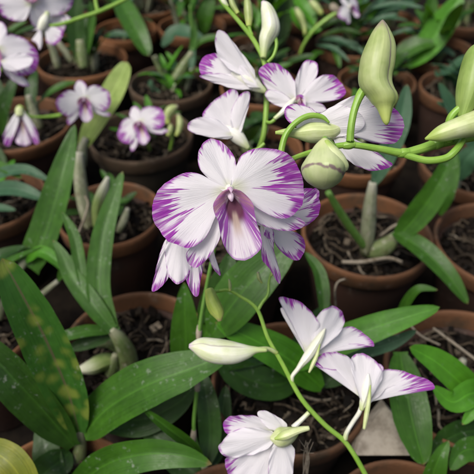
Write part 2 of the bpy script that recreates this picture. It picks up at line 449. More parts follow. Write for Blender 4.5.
def petal(root, fr, name, outline, base, amt=.3, tilt=(0, 0), z0=0, cup=0.0, ruf=0.0, rib=.0, mat=None, seed=None, na=84, nr=16, freq=7.0, curl=0.0, kr=5, und=.038, zf=None):
    """fan of rays from base to the outline (pixels of the frame); z towards the viewer"""
    seed = seed if seed is not None else _ls[0] * 1.37; _ls[0] += 1
    if isinstance(amt, (int, float)): amt = [amt] * len(outline)
    O = smooth([(x, y, a * 40) for (x, y), a in zip(outline, amt)], na)
    bx, by = base
    L = max(math.hypot(x - bx, y - by) for x, y in outline)
    arc = np.concatenate([[0], np.cumsum(np.hypot(np.diff(O[:, 0]), np.diff(O[:, 1])))])
    V = []; UV = []; AT = []
    for i in range(na):
        u = i / (na - 1)
        for j in range(nr + 1):
            r = (j / nr) ** .85
            jit = 1 + (.035 * mnoise.noise((arc[i] * .055, seed, 0)) + .014 * mnoise.noise((arc[i] * .2, seed, 5))) * r
            x = bx + (O[i, 0] - bx) * r * jit; y = by + (O[i, 1] - by) * r * jit
            dx, dy = x - bx, y - by
            rl = math.hypot(dx, dy) / L
            z = z0 + tilt[0] * dx + tilt[1] * dy + cup * L * rl * rl + curl * L * max(0, rl - .55) ** 2 * 3
            z += ruf * L * math.sin(u * 2 * PI * kr + seed) * r ** 3
            z += und * L * math.sin(u * 2 * PI * 2.3 + seed * 2.1) * r ** 1.5
            z += .018 * L * math.sin(u * 2 * PI * 8 + seed * 1.3) * r ** 5
            if zf: z += zf(u, r)
            z -= rib * L * math.exp(-((u - .5) / .06) ** 2) * math.sin(PI * min(1, r)) 
            z += .02 * L * mnoise.noise((dx / L * 3, dy / L * 3, seed))
            V.append(tuple(fr.p(x, y, z))); UV.append((arc[i] / freq, r)); AT.append((O[i, 2] / 40, seed, abs(u - .5) * 2))
    m = nr + 1
    F = [(i * m + j, (i + 1) * m + j, (i + 1) * m + j + 1, i * m + j + 1) for i in range(na - 1) for j in range(nr)]
    return obj(name, MB().add(V, F, UV, AT), mat or PETAL, root)

def ftube(root, fr, name, pts, radii, mat, seg=14, **kw):
    P = [tuple(fr.p(*p)) for p in pts]
    return obj(name, MB().tube(P, [r * fr.k for r in radii], seg, **kw), mat, root)

# the open flower seen from the front, outlines in photograph pixels about (230,190)
ZM = lambda pts: Z(140, 125, .3797, pts)
T_DORSAL = ZM([(222, 172), (170, 130), (153, 105), (152, 72), (160, 46), (178, 30), (200, 29), (222, 44), (240, 65), (252, 92), (252, 125), (240, 160)])
T_LEFT = ZM([(225, 178), (205, 165), (180, 140), (150, 124), (125, 122), (95, 131), (60, 152), (33, 182), (21, 212), (24, 248), (40, 278), (62, 300), (90, 314), (125, 323), (150, 316), (172, 296), (190, 262), (205, 225), (218, 200)])
T_RIGHT = ZM([(238, 162), (243, 135), (254, 105), (268, 76), (295, 62), (330, 58), (365, 62), (405, 78), (424, 104), (436, 138), (441, 170), (433, 200), (418, 225), (390, 243), (360, 244), (325, 228), (290, 208), (262, 192), (245, 180)])
T_SR = ZM([(240, 175), (275, 190), (310, 205), (345, 225), (385, 238), (420, 240), (445, 258), (432, 272), (400, 279), (360, 275), (320, 262), (290, 238), (262, 208)])
T_SL = ZM([(220, 185), (205, 218), (190, 255), (165, 290), (135, 318), (119, 338), (118, 360), (132, 380), (150, 378), (172, 358), (195, 328), (212, 292), (216, 250)])
T_LIP = [(229, 190), (222, 193), (216.5, 199), (213.5, 206), (215, 214), (218, 221), (219.5, 228), (221.5, 238), (225.5, 248), (232, 257), (240, 261), (249, 260), (257, 254), (261.5, 245), (260.5, 234), (256.5, 224), (254.5, 215), (253, 206), (248, 198), (241, 192), (234, 190)]

def front_flower(root, fr, seed=1, lod=1.0, amt=1.0):
    na = int(84 * lod); nr = max(6, int(16 * lod))
    fl = ftube(root, fr, 'flower', [(230, 190, -26), (230, 190, -14), (229.5, 188, -4), (230, 192, 2), (231, 197, 5)], [2.2, 4, 4.6, 4.2, 3.0], CREAMW)
    ftube(fl, fr, 'anther_cap', [(229.8, 189.5, 1), (230.4, 193.5, 5), (231.2, 198, 7), (232, 202, 7)], [3.6, 3.6, 3.0, 1.0], CAP)
    k = dict(na=na, nr=nr); b = (230, 189)
    petal(fl, fr, 'sepal', T_DORSAL, b, [.0, .03, .10, .12, .10, .12, .16, .22, .22, .18, .08, 0], tilt=(0, .12), z0=-5, cup=-.10, ruf=.012, seed=seed + .1, rib=.03, **k)
    petal(fl, fr, 'sepal', T_SR, (232, 192), [0, .02, .05, .07, .08, .10, .14, .16, .10, .10, .09, .05, 0], tilt=(-.12, -.1), z0=-7, cup=-.08, ruf=.01, seed=seed + .2, **k)
    petal(fl, fr, 'sepal', T_SL, (228, 194), [0, .05, .08, .10, .10, .12, .14, .18, .14, .12, .10, .06, 0], tilt=(.05, -.1), z0=-7, cup=-.05, ruf=.01, seed=seed + .3, rib=.03, **k)
    petal(fl, fr, 'petal', T_LEFT, (228, 189), [x * amt for x in [0, 0, .05, .24, .32, .24, .32, .38, .42, .38, .40, .34, .30, .22, .2, .12, .06, .02, 0]], tilt=(.10, 0), z0=-2, cup=-.10, ruf=.014, seed=seed + .4, curl=-.05, **k)
    petal(fl, fr, 'petal', T_RIGHT, (232, 187), [x * amt for x in [0, .02, .03, .26, .24, .22, .30, .38, .44, .52, .50, .46, .40, .34, .20, .12, .06, .02, 0]], tilt=(-.10, 0), z0=-1, cup=-.10, ruf=.014, seed=seed + .5, curl=-.05, **k)
    # lip: a cupped trumpet; side lobes rise towards the viewer round the column, middle lobe spreads below
    def lz(u, r):
        m = abs(u - .5) * 2
        side = max(0, (m - .45) / .55) ** .8
        return 13 * side * math.sin(PI * min(1, r * .62 + .06)) + 7 * (1 - side) * (r ** 2.2) - 5 * (1 - m) * math.sin(PI * r) * .8
    petal(fl, fr, 'lip', T_LIP, (231, 194), .5, z0=2.0, ruf=.02, mat=LIP, seed=seed + .6, freq=3.3, kr=6, und=.008, zf=lz, na=int(110 * lod), nr=max(8, int(22 * lod)))
    return fl
def mat_callus():
    m, nt, bs, out = newmat('pale_callus')
    n = noise(nt, pos(nt), 900, 3)
    nt.links.new(mixc(nt, n, (.40, .25, .19), (.52, .40, .34)), bs.inputs['Base Color']); bs.inputs['Roughness'].default_value = .6
    return m
CALLUS = mat_callus()
CAP = mat_tube('purple_tinged_cap', (.45, .22, .42), (.70, .60, .66), streak=6)

# ------------------------------------------------------------------ setting
g = MB()
nx = 60
gv = []; 
for i in range(nx + 1):
    for j in range(nx + 1):
        x = -6 + 12 * i / nx; y = -4 + 14 * j / nx
        gv.append((x, y, .006 * mnoise.noise((x * 3, y * 3, 0))))
g.add(gv, [(i * (nx + 1) + j, (i + 1) * (nx + 1) + j, (i + 1) * (nx + 1) + j + 1, i * (nx + 1) + j + 1) for i in range(nx) for j in range(nx)])
go = obj('ground', g, GROUND); go['kind'] = 'structure'

# ------------------------------------------------------------------ pots
def lathe(profile, seg=72, wob=.0, seed=0):
    V = []; n = len(profile)
    for j in range(seg):
        a = 2 * PI * j / seg
        for i, (r, z) in enumerate(profile):
            w = 1 + wob * mnoise.noise((math.cos(a) * 1.5, math.sin(a) * 1.5, seed + z * 10))
            V.append((r * w * math.cos(a), r * w * math.sin(a), z))
    F = [(j * n + i, ((j + 1) % seg) * n + i, ((j + 1) % seg) * n + i + 1, j * n + i + 1) for j in range(seg) for i in range(n - 1)]
    return MB().add(V, F, [(0, 0)] * len(V))

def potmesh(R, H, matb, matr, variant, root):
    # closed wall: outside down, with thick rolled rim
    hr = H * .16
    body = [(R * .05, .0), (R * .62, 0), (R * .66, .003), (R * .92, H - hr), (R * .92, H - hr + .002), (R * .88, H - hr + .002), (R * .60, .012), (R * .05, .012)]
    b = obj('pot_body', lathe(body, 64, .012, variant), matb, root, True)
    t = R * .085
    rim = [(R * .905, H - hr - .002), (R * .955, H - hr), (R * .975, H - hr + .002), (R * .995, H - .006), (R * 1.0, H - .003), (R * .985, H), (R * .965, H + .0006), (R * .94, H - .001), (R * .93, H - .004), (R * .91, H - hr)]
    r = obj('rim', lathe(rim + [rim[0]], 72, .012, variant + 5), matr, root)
    # growing medium: domed soil with bark chips and roots
    rnd = random.Random(variant * 7 + 3)
    ri = R * .905; z0 = H - .022
    m = MB(); seg, rings = 36, 8; V = [(0, 0, z0 + .004)]
    for i in range(1, rings + 1):
        for j in range(seg):
            a = 2 * PI * j / seg; r_ = ri * i / rings
            x, y = r_ * math.cos(a), r_ * math.sin(a)
            V.append((x, y, z0 + .004 * (1 - (i / rings) ** 2) + .003 * mnoise.noise((x * 80, y * 80, variant))))
    F = [(0, 1 + j, 1 + (j + 1) % seg) for j in range(seg)]
    F += [(1 + (i - 1) * seg + j, 1 + i * seg + j, 1 + i * seg + (j + 1) % seg, 1 + (i - 1) * seg + (j + 1) % seg) for i in range(1, rings) for j in range(seg)]
    m.add(V, F)
    for c in range(210):
        a = rnd.random() * 2 * PI; r_ = ri * .93 * math.sqrt(rnd.random())
        c0 = Vector((r_ * math.cos(a), r_ * math.sin(a), z0 + .003 + rnd.random() * .006))
        sx, sy, sz = rnd.uniform(.002, .008), rnd.uniform(.0015, .005), rnd.uniform(.001, .003)
        E = Matrix.Rotation(rnd.random() * 6.3, 3, 'Z') @ Matrix.Rotation(rnd.uniform(-.6, .6), 3, 'X') @ Matrix.Rotation(rnd.uniform(-.5, .5), 3, 'Y')
        vs = []
        for X in (-1, 1):
            for Y in (-1, 1):
                for Zz in (-1, 1):
                    q = E @ Vector((X * sx * rnd.uniform(.6, 1), Y * sy * rnd.uniform(.5, 1), Zz * sz * rnd.uniform(.6, 1)))
                    vs.append(tuple(c0 + q))
        m.add(vs, [(0, 1, 3, 2), (4, 6, 7, 5), (0, 4, 5, 1), (2, 3, 7, 6), (0, 2, 6, 4), (1, 5, 7, 3)], mi=1)
    pm = obj('potting_mix', m, [SOIL, CHIPS], root, False)
    m2 = MB()
    for c in range(40):
        a = rnd.random() * 2 * PI; r_ = ri * .8 * math.sqrt(rnd.random()); x, y = r_ * math.cos(a), r_ * math.sin(a)
        d = rnd.random() * 6.3; pts = []; z = z0 + .010
        for q in range(5):
            pts.append((x, y, z + rnd.uniform(-.004, .005)))
            d += rnd.uniform(-.7, .7); x += .009 * math.cos(d); y += .009 * math.sin(d)
            if math.hypot(x, y) > ri * .92: x *= .85; y *= .85
        m2.tube(pts, [rnd.uniform(.0004, .0016)] * 2, 6, n=14)
    obj('root_tangle', m2, ROOTM, root)
    return root

POTG = 'clay pots standing in rows'
SRC = {}
PINFO = {}
def pot(key, cx, cy, wpx, label, kind='t', var=0):
    p, d = on(cx, cy)
    R = wpx * d / FPX / 2
    loc = Vector((p.x, p.y, 0))
    t = thing('clay_pot', label, 'pot', loc, POTG)
    sk = (kind, var)
    if sk not in SRC:
        SRC[sk] = t; LOCALROOTS.add(t.name)
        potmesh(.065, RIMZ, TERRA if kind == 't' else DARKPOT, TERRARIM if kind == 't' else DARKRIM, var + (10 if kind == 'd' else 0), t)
    else:
        for ch in SRC[sk].children:
            c = ch.copy(); col.objects.link(c); c.parent = t
    rnd = random.Random(cx * 7 + cy)
    t.scale = (R / .065, R / .065, 1); t.rotation_euler = (0, 0, rnd.random() * 6.28)
    PINFO[key] = (loc, R, d)
    return t

POTS = [
 ('A1', 367, 232, 131, 'terracotta pot right of the main flower holding the orchid with a white sheathed cane'),
 ('A2', 503, 243, 134, 'terracotta pot cut off by the right edge beside the pot with the white sheathed cane'),
 ('A3', 110, 212, 104, 'small terracotta pot left of the main flower with a white tipped shoot in it'),
 ('A4', -10, 197, 108, 'clay pot at the left edge holding the orchid with two grey green strap leaves'),
 ('A5', 236, 238, 124, 'clay pot hidden behind the main purple edged flower'),
 ('B1', 17, 122, 110, 'reddish clay pot under the drooping white flower at the left edge'),
 ('B3', 255, 148, 96, 'clay pot behind the top of the main flower, under the nodding side view flowers'),
 ('B4', 356, 148, 100, 'brown clay pot directly behind the purple tipped petal and the lime bud stem'),
 ('B5', 477, 163, 112, 'clay pot at the right edge behind the thick curved lime stem'),
 ('C1', 82, 59, 90, 'clay pot at the upper left with a dark upright leaf rising from it'),
 ('C3', 262, 86, 84, 'clay pot behind the two side view flowers of the upper spray'),
 ('C4', 377, 80, 78, 'clay pot behind the big green bud at the upper right'),
 ('C5', 460, 87, 80, 'orange rimmed round pot beside the dark green bud at the right edge'),
 ('C0', -12, 70, 88, 'clay pot at the left edge behind the large white flower'),
 ('D1', 126, 29, 62, 'far clay pot with a pale horizontal strap leaf across its rim'),
 ('D2', 192, 25, 68, 'far clay pot at the top, behind the dark mossy pot'),
 ('D3', 266, 46, 74, 'far clay pot behind the upright white bud on the upper spray'),
 ('D4', 437, 49, 76, 'far clay pot at the upper right under the large bright leaf'),
 ('D5', 352, 42, 72, 'far clay pot behind the small distant flower at the top'),
 ('D0', 45, 25, 72, 'far clay pot behind the flower cluster in the top left corner'),
 ('E1', 385, 20, 68, 'distant clay pot at the top, its rim right of the big bud tip'),
 ('E2', 305, 12, 66, 'distant clay pot at the top behind the small cream buds'),
 ('E3', 228, 4, 64, 'distant clay pot at the top edge beside the upper spray stem'),
 ('E4', 462, 16, 68, 'distant clay pot in the top right corner'),
 ('E5', 148, 4, 64, 'distant clay pot at the top edge above the lime leaf'),
 ('E6', 85, 2, 64, 'distant clay pot at the top edge behind the green flower stalk'),
 ('G1', 135, 345, 148, 'large terracotta pot below the drooping flower with fine dark roots inside'),
 ('G2', 290, 383, 160, 'terracotta pot behind the lower right spray of white flowers'),
 ('G3', 473, 375, 176, 'large terracotta pot in the lower right corner with bright leaves'),
 ('G0', -30, 320, 138, 'clay pot at the left edge hidden behind the yellow spotted leaf'),
 ('H1', 55, 512, 178, 'clay pot at the bottom left holding the big front leaves'),
 ('H2', 235, 545, 176, 'clay pot below the bottom edge, under the bottom flower'),
 ('H3', 410, 542, 176, 'brown clay pot in front of the grey stone at the bottom'),
]
for i, (k, x, y, w, lb) in enumerate(POTS): pot(k, x, y, w, lb, 't', i % 4)
pot('B2', 141, 134, 104, 'dark mossy pot below the two small purple edged flowers', 'd', 0)
pot('C2', 171, 82, 84, 'dark mossy pot holding the tapered green cane left of the side view flowers', 'd', 0)
ks = list(PINFO)
for i, a in enumerate(ks):
    for b in ks[i + 1:]:
        d = (PINFO[a][0] - PINFO[b][0]).length; s = PINFO[a][1] + PINFO[b][1]
        if d < s - .002: print('OVERLAP', a, b, round((s - d) * 1000), 'mm')

# stone wedge
def stone():
    pts = [(352, 455, .0), (356, 440, 0), (374, 414, 0), (384, 402, 0), (393, 412, 0), (404, 440, 0), (413, 455, 0)]
    P = [at(x, y, .415 + (455 - y) * .0003) for x, y, _ in pts]
    c = sum(P, Vector()) / len(P); nrm = -Fw
    m = MB(); V = []
    for lay, sc_, dz in ((0, .93, .004), (1, 1, .001), (2, 1.0, -.008), (3, .9, -.012)):
        for q in P: V.append(tuple(c + (q - c) * sc_ + nrm * dz))
    n = len(P)
    F = [tuple(range(n))] + [(l * n + i, l * n + (i + 1) % n, (l + 1) * n + (i + 1) % n, (l + 1) * n + i) for l in range(3) for i in range(n)] + [tuple(reversed(range(3 * n, 4 * n)))]
    o = obj('stone_shard', m.add(V, F), STONE, None, False)
    o['label'] = 'pale grey wedge of stone standing behind the lower right flower'; o['category'] = 'stone'
stone()

# ------------------------------------------------------------------ orchid plants in the pots
PG = 'potted orchid plants'
def plant(key, label):
    loc, R, d = PINFO[key]
    return thing('orchid_plant', label, 'orchid', (loc.x, loc.y, RIMZ - .02), PG)

def genplant(root, key, seed, ncane=3, nleaf=5, mats='dmu', H=.10, L=(.07, .12), W=(.014, .022), off=(0, 0), shrub=.5, lean=1.0):
    """canes with alternate strap leaves, laid out in the pot"""
    rnd = random.Random(seed); loc, R, d = PINFO[key]
    for c in range(ncane):
        a = rnd.random() * 2 * PI; r0 = R * .35 * rnd.random()
        b = Vector((loc.x + off[0] + r0 * math.cos(a), loc.y + off[1] + r0 * math.sin(a), RIMZ - .02))
        h = H * rnd.uniform(.5, 1); ln = Vector((rnd.uniform(-.4, .4) * lean, rnd.uniform(-.4, .4) * lean, 1)).normalized()
        pts = [b, b + ln * h * .35, b + ln * h * .7, b + ln * h + Vector((0, 0, .004))]
        rr = rnd.uniform(.003, .0052)
        obj('cane', MB().tube([tuple(p) for p in pts], [rr * .7, rr * 1.15, rr, rr * .45], 12, n=20, ridge=.03), rnd.choice([CANE, SHEATH, CANE]), root)
        n = max(1, int(nleaf * rnd.uniform(.6, 1.1))) if nleaf else 0
        pa = rnd.random() * PI
        for q in range(n):
            t = .45 + .55 * (q + 1) / n
            s = b + ln * h * t
            az = pa + (q % 2) * PI + rnd.uniform(-.5, .5)
            ll = rnd.uniform(*L); el = rnd.uniform(.35, 1.15)
            D = Vector((math.cos(az) * math.cos(el), math.sin(az) * math.cos(el), math.sin(el)))
            side = Vector((math.cos(az), math.sin(az), 0)); dr = rnd.uniform(.05, .5)
            P = [s, s + D * ll * .35, s + D * ll * .7 + Vector((0, 0, -dr * ll * .12)) + side * ll * .03, s + D * ll + Vector((0, 0, -dr * ll * .45)) + side * ll * .08]
            nh = Vector((0, 0, 1)) - side * .6 * math.sin(el)
            obj('leaf', blade([tuple(p) for p in P], rnd.uniform(*W), tuple(nh), rnd.uniform(.15, .4), .015, rnd.random() * 99, n=24, k=4, twist=rnd.uniform(-.4, .4)), LM[rnd.choice(mats)], root)

# front left plant (H1)
r = plant('H1', 'orchid in the lower left foreground with broad dark leaves, one spotted yellow')
tubepart(r, 'cane', [(70, 520, .43), (74, 480, .425), (80, 450, .415), (80, 428, .405)], [16, 17, 13, 8], CANE, ridge=.03)
leaf(r, [(79, 432, .402), (68, 392, .385), (46, 340, .365), (24, 298, .35), (2, 258, .34)], 49, 's', fold=.42, a=.42, b=.45, base=.35, wav=.008, label='yellow spotted leaf')
leaf(r, [(74, 446, .405), (48, 416, .39), (20, 385, .375), (-15, 350, .365), (-50, 330, .36)], 46, 'd', roll=-10, fold=.3, base=.4)
leaf(r, [(84, 434, .402), (108, 408, .388), (148, 385, .372), (190, 369, .365), (232, 353, .36)], 52, 'm', fold=.22, a=.42, b=.6, base=.3, roll=-8)
leaf(r, [(66, 500, .40), (100, 468, .375), (140, 455, .36), (178, 455, .355), (212, 464, .355)], 36, 'm', fold=.3, roll=12)
leaf(r, [(86, 436, .41), (100, 418, .415), (140, 420, .41), (175, 405, .41), (196, 385, .41)], 34, 'd', fold=.2)
leaf(r, [(70, 452, .41), (62, 460, .405), (48, 470, .40), (30, 490, .40)], 34, 'd', fold=.2, roll=-20)
leaf(r, [(60, 500, .41), (50, 465, .405), (44, 440, .41), (38, 425, .415)], 30, 'd', fold=.2)
leaf(r, [(28, 520, .37), (22, 482, .362), (4, 458, .362), (-26, 446, .37)], 38, 'y', fold=.2, base=.4, label='yellowing leaf curled over')
leaf(r, [(92, 395, .44), (88, 420, .42), (86, 440, .41)], 22, 'd', fold=.2)

# second foreground plant (H2) between
r = plant('H2', 'orchid at the bottom centre with a bare flower stalk and a narrow folded leaf')
tubepart(r, 'cane', [(212, 520, .42), (208, 490, .41), (203, 460, .40)], [12, 12, 8], CANE)
leaf(r, [(205, 462, .40), (192, 446, .385), (168, 428, .372), (142, 408, .365)], 13, 'm', fold=.9, a=.7)
leaf(r, [(204, 470, .405), (210, 440, .41), (208, 405, .41), (202, 370, .42)], 24, 'd', fold=.3)
leaf(r, [(206, 472, .405), (215, 452, .42), (222, 420, .43), (226, 385, .44)], 20, 'd', fold=.3)
leaf(r, [(212, 480, .40), (190, 470, .40), (160, 440, .41), (140, 425, .415)], 30, 'd', fold=.3)
tubepart(r, 'flower_stalk', [(203, 462, .40), (194, 432, .395), (197, 385, .385), (199, 335, .375), (206, 290, .365), (214, 250, .355), (218, 225, .35)], [5, 4.2, 4.2, 4.2, 4, 3.6, 3], STEMD, ridge=.04)
for (x, y, d) in ((193.5, 436, .395), (197.5, 384, .385), (199, 332, .375)):
    tubepart(r, 'node', [(x - .3, y + 7, d), (x, y, d - .0005), (x + .4, y - 7, d)], [5.2, 6.2, 4.4], TWIG, n=10)

# G1 plant
r = plant('G1', 'orchid in the pot below left of the main flower with tall upright green leaves')
tubepart(r, 'cane', [(130, 372, .475), (127, 355, .465), (120, 340, .455), (111, 328, .45)], [20, 19, 15, 9], CANE, ridge=.04)
tubepart(r, 'shoot', [(116, 362, .475), (104, 362, .467), (92, 367, .462), (78, 370, .46)], [16, 18, 16, 6], WBULB, ridge=.03)
tubepart(r, 'shoot', [(122, 350, .478), (110, 343, .474), (96, 345, .47)], [14, 12, 5], CANE)
leaf(r, [(112, 332, .45), (99, 290, .455), (103, 240, .46), (112, 205, .465), (123, 171, .47)], 25, 'm', fold=.3, a=.3, b=.55, base=.7)
leaf(r, [(113, 330, .448), (94, 306, .45), (72, 276, .458), (62, 255, .462), (53, 240, .465)], 20, 'm', fold=.3, a=.35, b=.6, base=.6)
leaf(r, [(114, 331, .452), (88, 331, .445), (64, 337, .44), (48, 345, .44)], 13, 'm', fold=.35)
leaf(r, [(112, 336, .455), (88, 343, .452), (66, 350, .45)], 14, 'd', fold=.3)
leaf(r, [(84, 292, .455), (80, 262, .46), (74, 235, .465), (62, 212, .47)], 13, 'm', fold=.4)
leaf(r, [(186, 372, .44), (186, 345, .43), (185, 312, .42), (184, 282, .415)], 32, 'm', fold=.25, base=.5, a=.4, b=.75)
leaf(r, [(192, 370, .44), (200, 345, .43), (215, 318, .42), (226, 300, .415)], 24, 'm', fold=.25)
tubepart(r, 'cane', [(182, 392, .465), (186, 376, .45), (188, 362, .44)], [10, 10, 7], CANE)
genplant(r, 'G1', 5, 2, 0, 'd', .03, off=(-.01, -.01))

# G0 plant behind the spotted leaf
r = plant('G0', 'orchid behind the yellow spotted leaf with one broad upright leaf at the left')
tubepart(r, 'cane', [(-2, 320, .50), (8, 290, .51), (22, 266, .515), (34, 250, .52)], [8, 8, 8, 6], SHEATH)
tubepart(r, 'cane', [(22, 318, .51), (38, 298, .505), (58, 281, .495)], [8, 7, 5], SHEATH)
leaf(r, [(30, 268, .515), (46, 232, .51), (58, 192, .505), (67, 158, .505), (75, 124, .505)], 34, 'm', fold=.3, a=.22, b=.62, base=.85)
leaf(r, [(26, 262, .512), (40, 252, .505), (56, 260, .50), (68, 275, .495)], 13, 'b', fold=.4)
leaf(r, [(58, 281, .495), (66, 268, .49), (74, 262, .488), (84, 290, .485)], 12, 'm', fold=.4)
genplant(r, 'G0', 8, 2, 4, 'dm', .07, off=(-.01, .0))

# A3 plant
r = plant('A3', 'orchid in the small left pot with papery pale canes and a white tipped shoot')
tubepart(r, 'cane', [(90, 228, .585), (84, 205, .58), (80, 180, .572), (79, 152, .565)], [12, 14, 13, 8], SHEATH, ridge=.06)
tubepart(r, 'shoot', [(99, 226, .575), (99, 208, .568), (103, 192, .56), (108, 177, .555)], [13, 15, 12, 4], WBULB, ridge=.04)
tubepart(r, 'shoot', [(118, 232, .58), (124, 220, .578), (128, 208, .576)], [6, 8, 4], SHEATH)
tubepart(r, 'root', [(74, 243, .57), (82, 225, .565), (88, 205, .565), (85, 196, .565)], [3, 3, 2.4, 2], TWIG)
genplant(r, 'A3', 12, 4, 3, 'dm', .035, L=(.03, .05), W=(.008, .012))

# A4
r = plant('A4', 'orchid at the left edge with two grey green strap leaves pointing right')
leaf(r, [(-25, 190, .60), (-2, 175, .59), (25, 170, .58), (50, 181, .575)], 13, 'u', fold=.3)
leaf(r, [(-25, 200, .60), (-2, 190, .59), (20, 190, .58), (47, 200, .575)], 17, 'u', fold=.3)
leaf(r, [(-15, 160, .60), (4, 168, .59), (22, 178, .58)], 10, 'm', fold=.3)
leaf(r, [(-20, 215, .60), (-5, 208, .59), (16, 210, .585)], 9, 'u', fold=.3)
genplant(r, 'A4', 21, 2, 2, 'dm', .04, L=(.04, .06), off=(-.02, 0))

# A5
r = plant('A5', 'orchid with a broad mid green leaf below the main flower')
leaf(r, [(212, 335, .41), (232, 305, .40), (258, 275, .395), (296, 240, .395)], 50, 'm', fold=.2, a=.5, b=.6)
leaf(r, [(200, 322, .42), (214, 296, .41), (226, 272, .405), (232, 250, .405)], 24, 'd', fold=.25)
tubepart(r, 'cane', [(240, 262, .50), (232, 290, .45), (228, 320, .43)], [5, 5, 6], STEMD)
genplant(r, 'A5', 31, 2, 2, 'd', .05, L=(.05, .08))

# G2
r = plant('G2', 'orchid behind the lower right spray with a long bright leaf pointing right')
leaf(r, [(288, 368, .43), (330, 346, .415), (380, 326, .405), (440, 307, .40)], 30, 'b', fold=.2, a=.45, b=.6)
leaf(r, [(330, 368, .44), (362, 352, .43), (392, 343, .425), (417, 330, .42)], 16, 'u', fold=.25)
leaf(r, [(322, 388, .44), (290, 360, .42), (258, 342, .41), (215, 322, .405)], 36, 'b', fold=.2, a=.5)
leaf(r, [(300, 375, .45), (275, 385, .44), (240, 375, .435), (215, 350, .43)], 34, 'd', fold=.2)
leaf(r, [(310, 380, .45), (320, 350, .44), (300, 325, .43), (282, 300, .43)], 26, 'd', fold=.25)
leaf(r, [(320, 385, .45), (345, 372, .445), (360, 380, .44), (372, 400, .44)], 24, 'd', fold=.3)
leaf(r, [(324, 318, .45), (323, 292, .455), (318, 270, .46), (305, 252, .465)], 14, 'm', fold=.35)
genplant(r, 'G2', 41, 2, 2, 'd', .04, L=(.05, .07))

# A1
r = plant('A1', 'orchid right of the main flower with a white sheathed cane and two long leaves')
tubepart(r, 'cane', [(366, 252, .565), (368, 230, .555), (370, 205, .54), (373, 182, .53)], [13, 15, 13, 8], SHEATH, ridge=.05)
tubepart(r, 'cane', [(362, 248, .57), (376, 250, .565), (388, 244, .56), (398, 234, .555)], [14, 19, 17, 9], CANE, ridge=.04)
tubepart(r, 'cane', [(364, 246, .56), (352, 230, .54), (340, 212, .52), (328, 192, .50)], [8, 8.5, 8, 6], STEMD, ridge=.03)
leaf(r, [(397, 238, .55), (418, 215, .535), (438, 186, .52), (455, 148, .51)], 27, 'm', fold=.35, a=.4, b=.6, base=.4)
leaf(r, [(394, 232, .55), (420, 248, .53), (445, 272, .515), (468, 304, .51)], 23, 'm', fold=.3, a=.4, b=.6, base=.4)
leaf(r, [(373, 186, .53), (386, 156, .52), (400, 122, .51), (407, 84, .505)], 22, 'u', fold=.3)
tubepart(r, 'root', [(342, 262, .565), (362, 262, .56), (388, 258, .56), (402, 262, .56)], [3.5, 4, 3.5, 3], TWIG)
tubepart(r, 'root', [(380, 236, .57), (394, 226, .565), (406, 222, .565)], [3, 3, 2], TWIG)
genplant(r, 'A1', 52, 1, 0, 'm', .03)

# A2, B5 right edge
r = plant('A2', 'orchid cut off by the right edge with dark strap leaves')
genplant(r, 'A2', 66, 2, 1, 'dm', .03, L=(.03, .05), off=(.02, 0))
r = plant('B5', 'orchid at the right edge with pointed blue green leaves behind the thick stem')
leaf(r, [(488, 168, .62), (468, 138, .60), (452, 110, .585), (438, 82, .575)], 20, 'u', fold=.3)
leaf(r, [(490, 150, .61), (470, 122, .60), (452, 110, .59), (436, 102, .585)], 13, 'u', fold=.3)
leaf(r, [(455, 180, .62), (466, 160, .60), (480, 145, .59)], 22, 'u', fold=.3)
leaf(r, [(440, 215, .60), (446, 195, .59), (452, 172, .585), (456, 150, .58)], 16, 'm', fold=.3)
tubepart(r, 'cane', [(452, 198, .66), (456, 180, .645), (455, 165, .63)], [10, 10, 6], SHEATH)
genplant(r, 'B5', 62, 3, 3, 'um', .05, L=(.05, .08), off=(.02, 0))

# G3
r = plant('G3', 'orchid in the lower right corner with glossy bright leaves')
leaf(r, [(486, 408, .43), (462, 384, .41), (436, 362, .40), (409, 347, .395)], 33, 'b', fold=.25, a=.45, b=.55, base=.4)
leaf(r, [(495, 395, .42), (472, 393, .40), (452, 402, .395), (432, 386, .395)], 28, 'b', fold=.3, a=.4)
leaf(r, [(500, 420, .42), (484, 405, .40), (474, 410, .395), (462, 425, .395)], 20, 'b', fold=.3, a=.4)
leaf(r, [(400, 352, .42), (406, 390, .405), (413, 425, .395), (424, 465, .39)], 40, 'm', fold=.18, a=.5, b=.55, base=.4)
leaf(r, [(428, 510, .40), (432, 480, .39), (439, 458, .385), (449, 440, .385)], 27, 'm', fold=.3, a=.35, b=.7, base=.6)
leaf(r, [(490, 430, .43), (465, 432, .42), (446, 440, .415), (430, 455, .41)], 26, 'd', fold=.3)
leaf(r, [(500, 460, .41), (478, 450, .40), (462, 452, .395), (450, 470, .39)], 26, 'm', fold=.3)
leaf(r, [(396, 330, .49), (404, 306, .48), (418, 289, .47), (438, 290, .465)], 10, 'm', fold=.2)
tubepart(r, 'twig', [(433, 328, .47), (452, 342, .465), (476, 360, .462)], [2.5, 3, 3], TWIG)
tubepart(r, 'twig', [(404, 318, .49), (420, 335, .485), (440, 345, .48)], [2.5, 2, 2], TWIG)
tubepart(r, 'cane', [(478, 440, .45), (484, 420, .44), (490, 400, .43)], [12, 12, 8], CANE)
genplant(r, 'G3', 71, 1, 0, 'd', .03)
r = plant('H3', 'low orchid shoots in the brown pot at the bottom right')
genplant(r, 'H3', 72, 2, 2, 'dm', .03, L=(.04, .05))

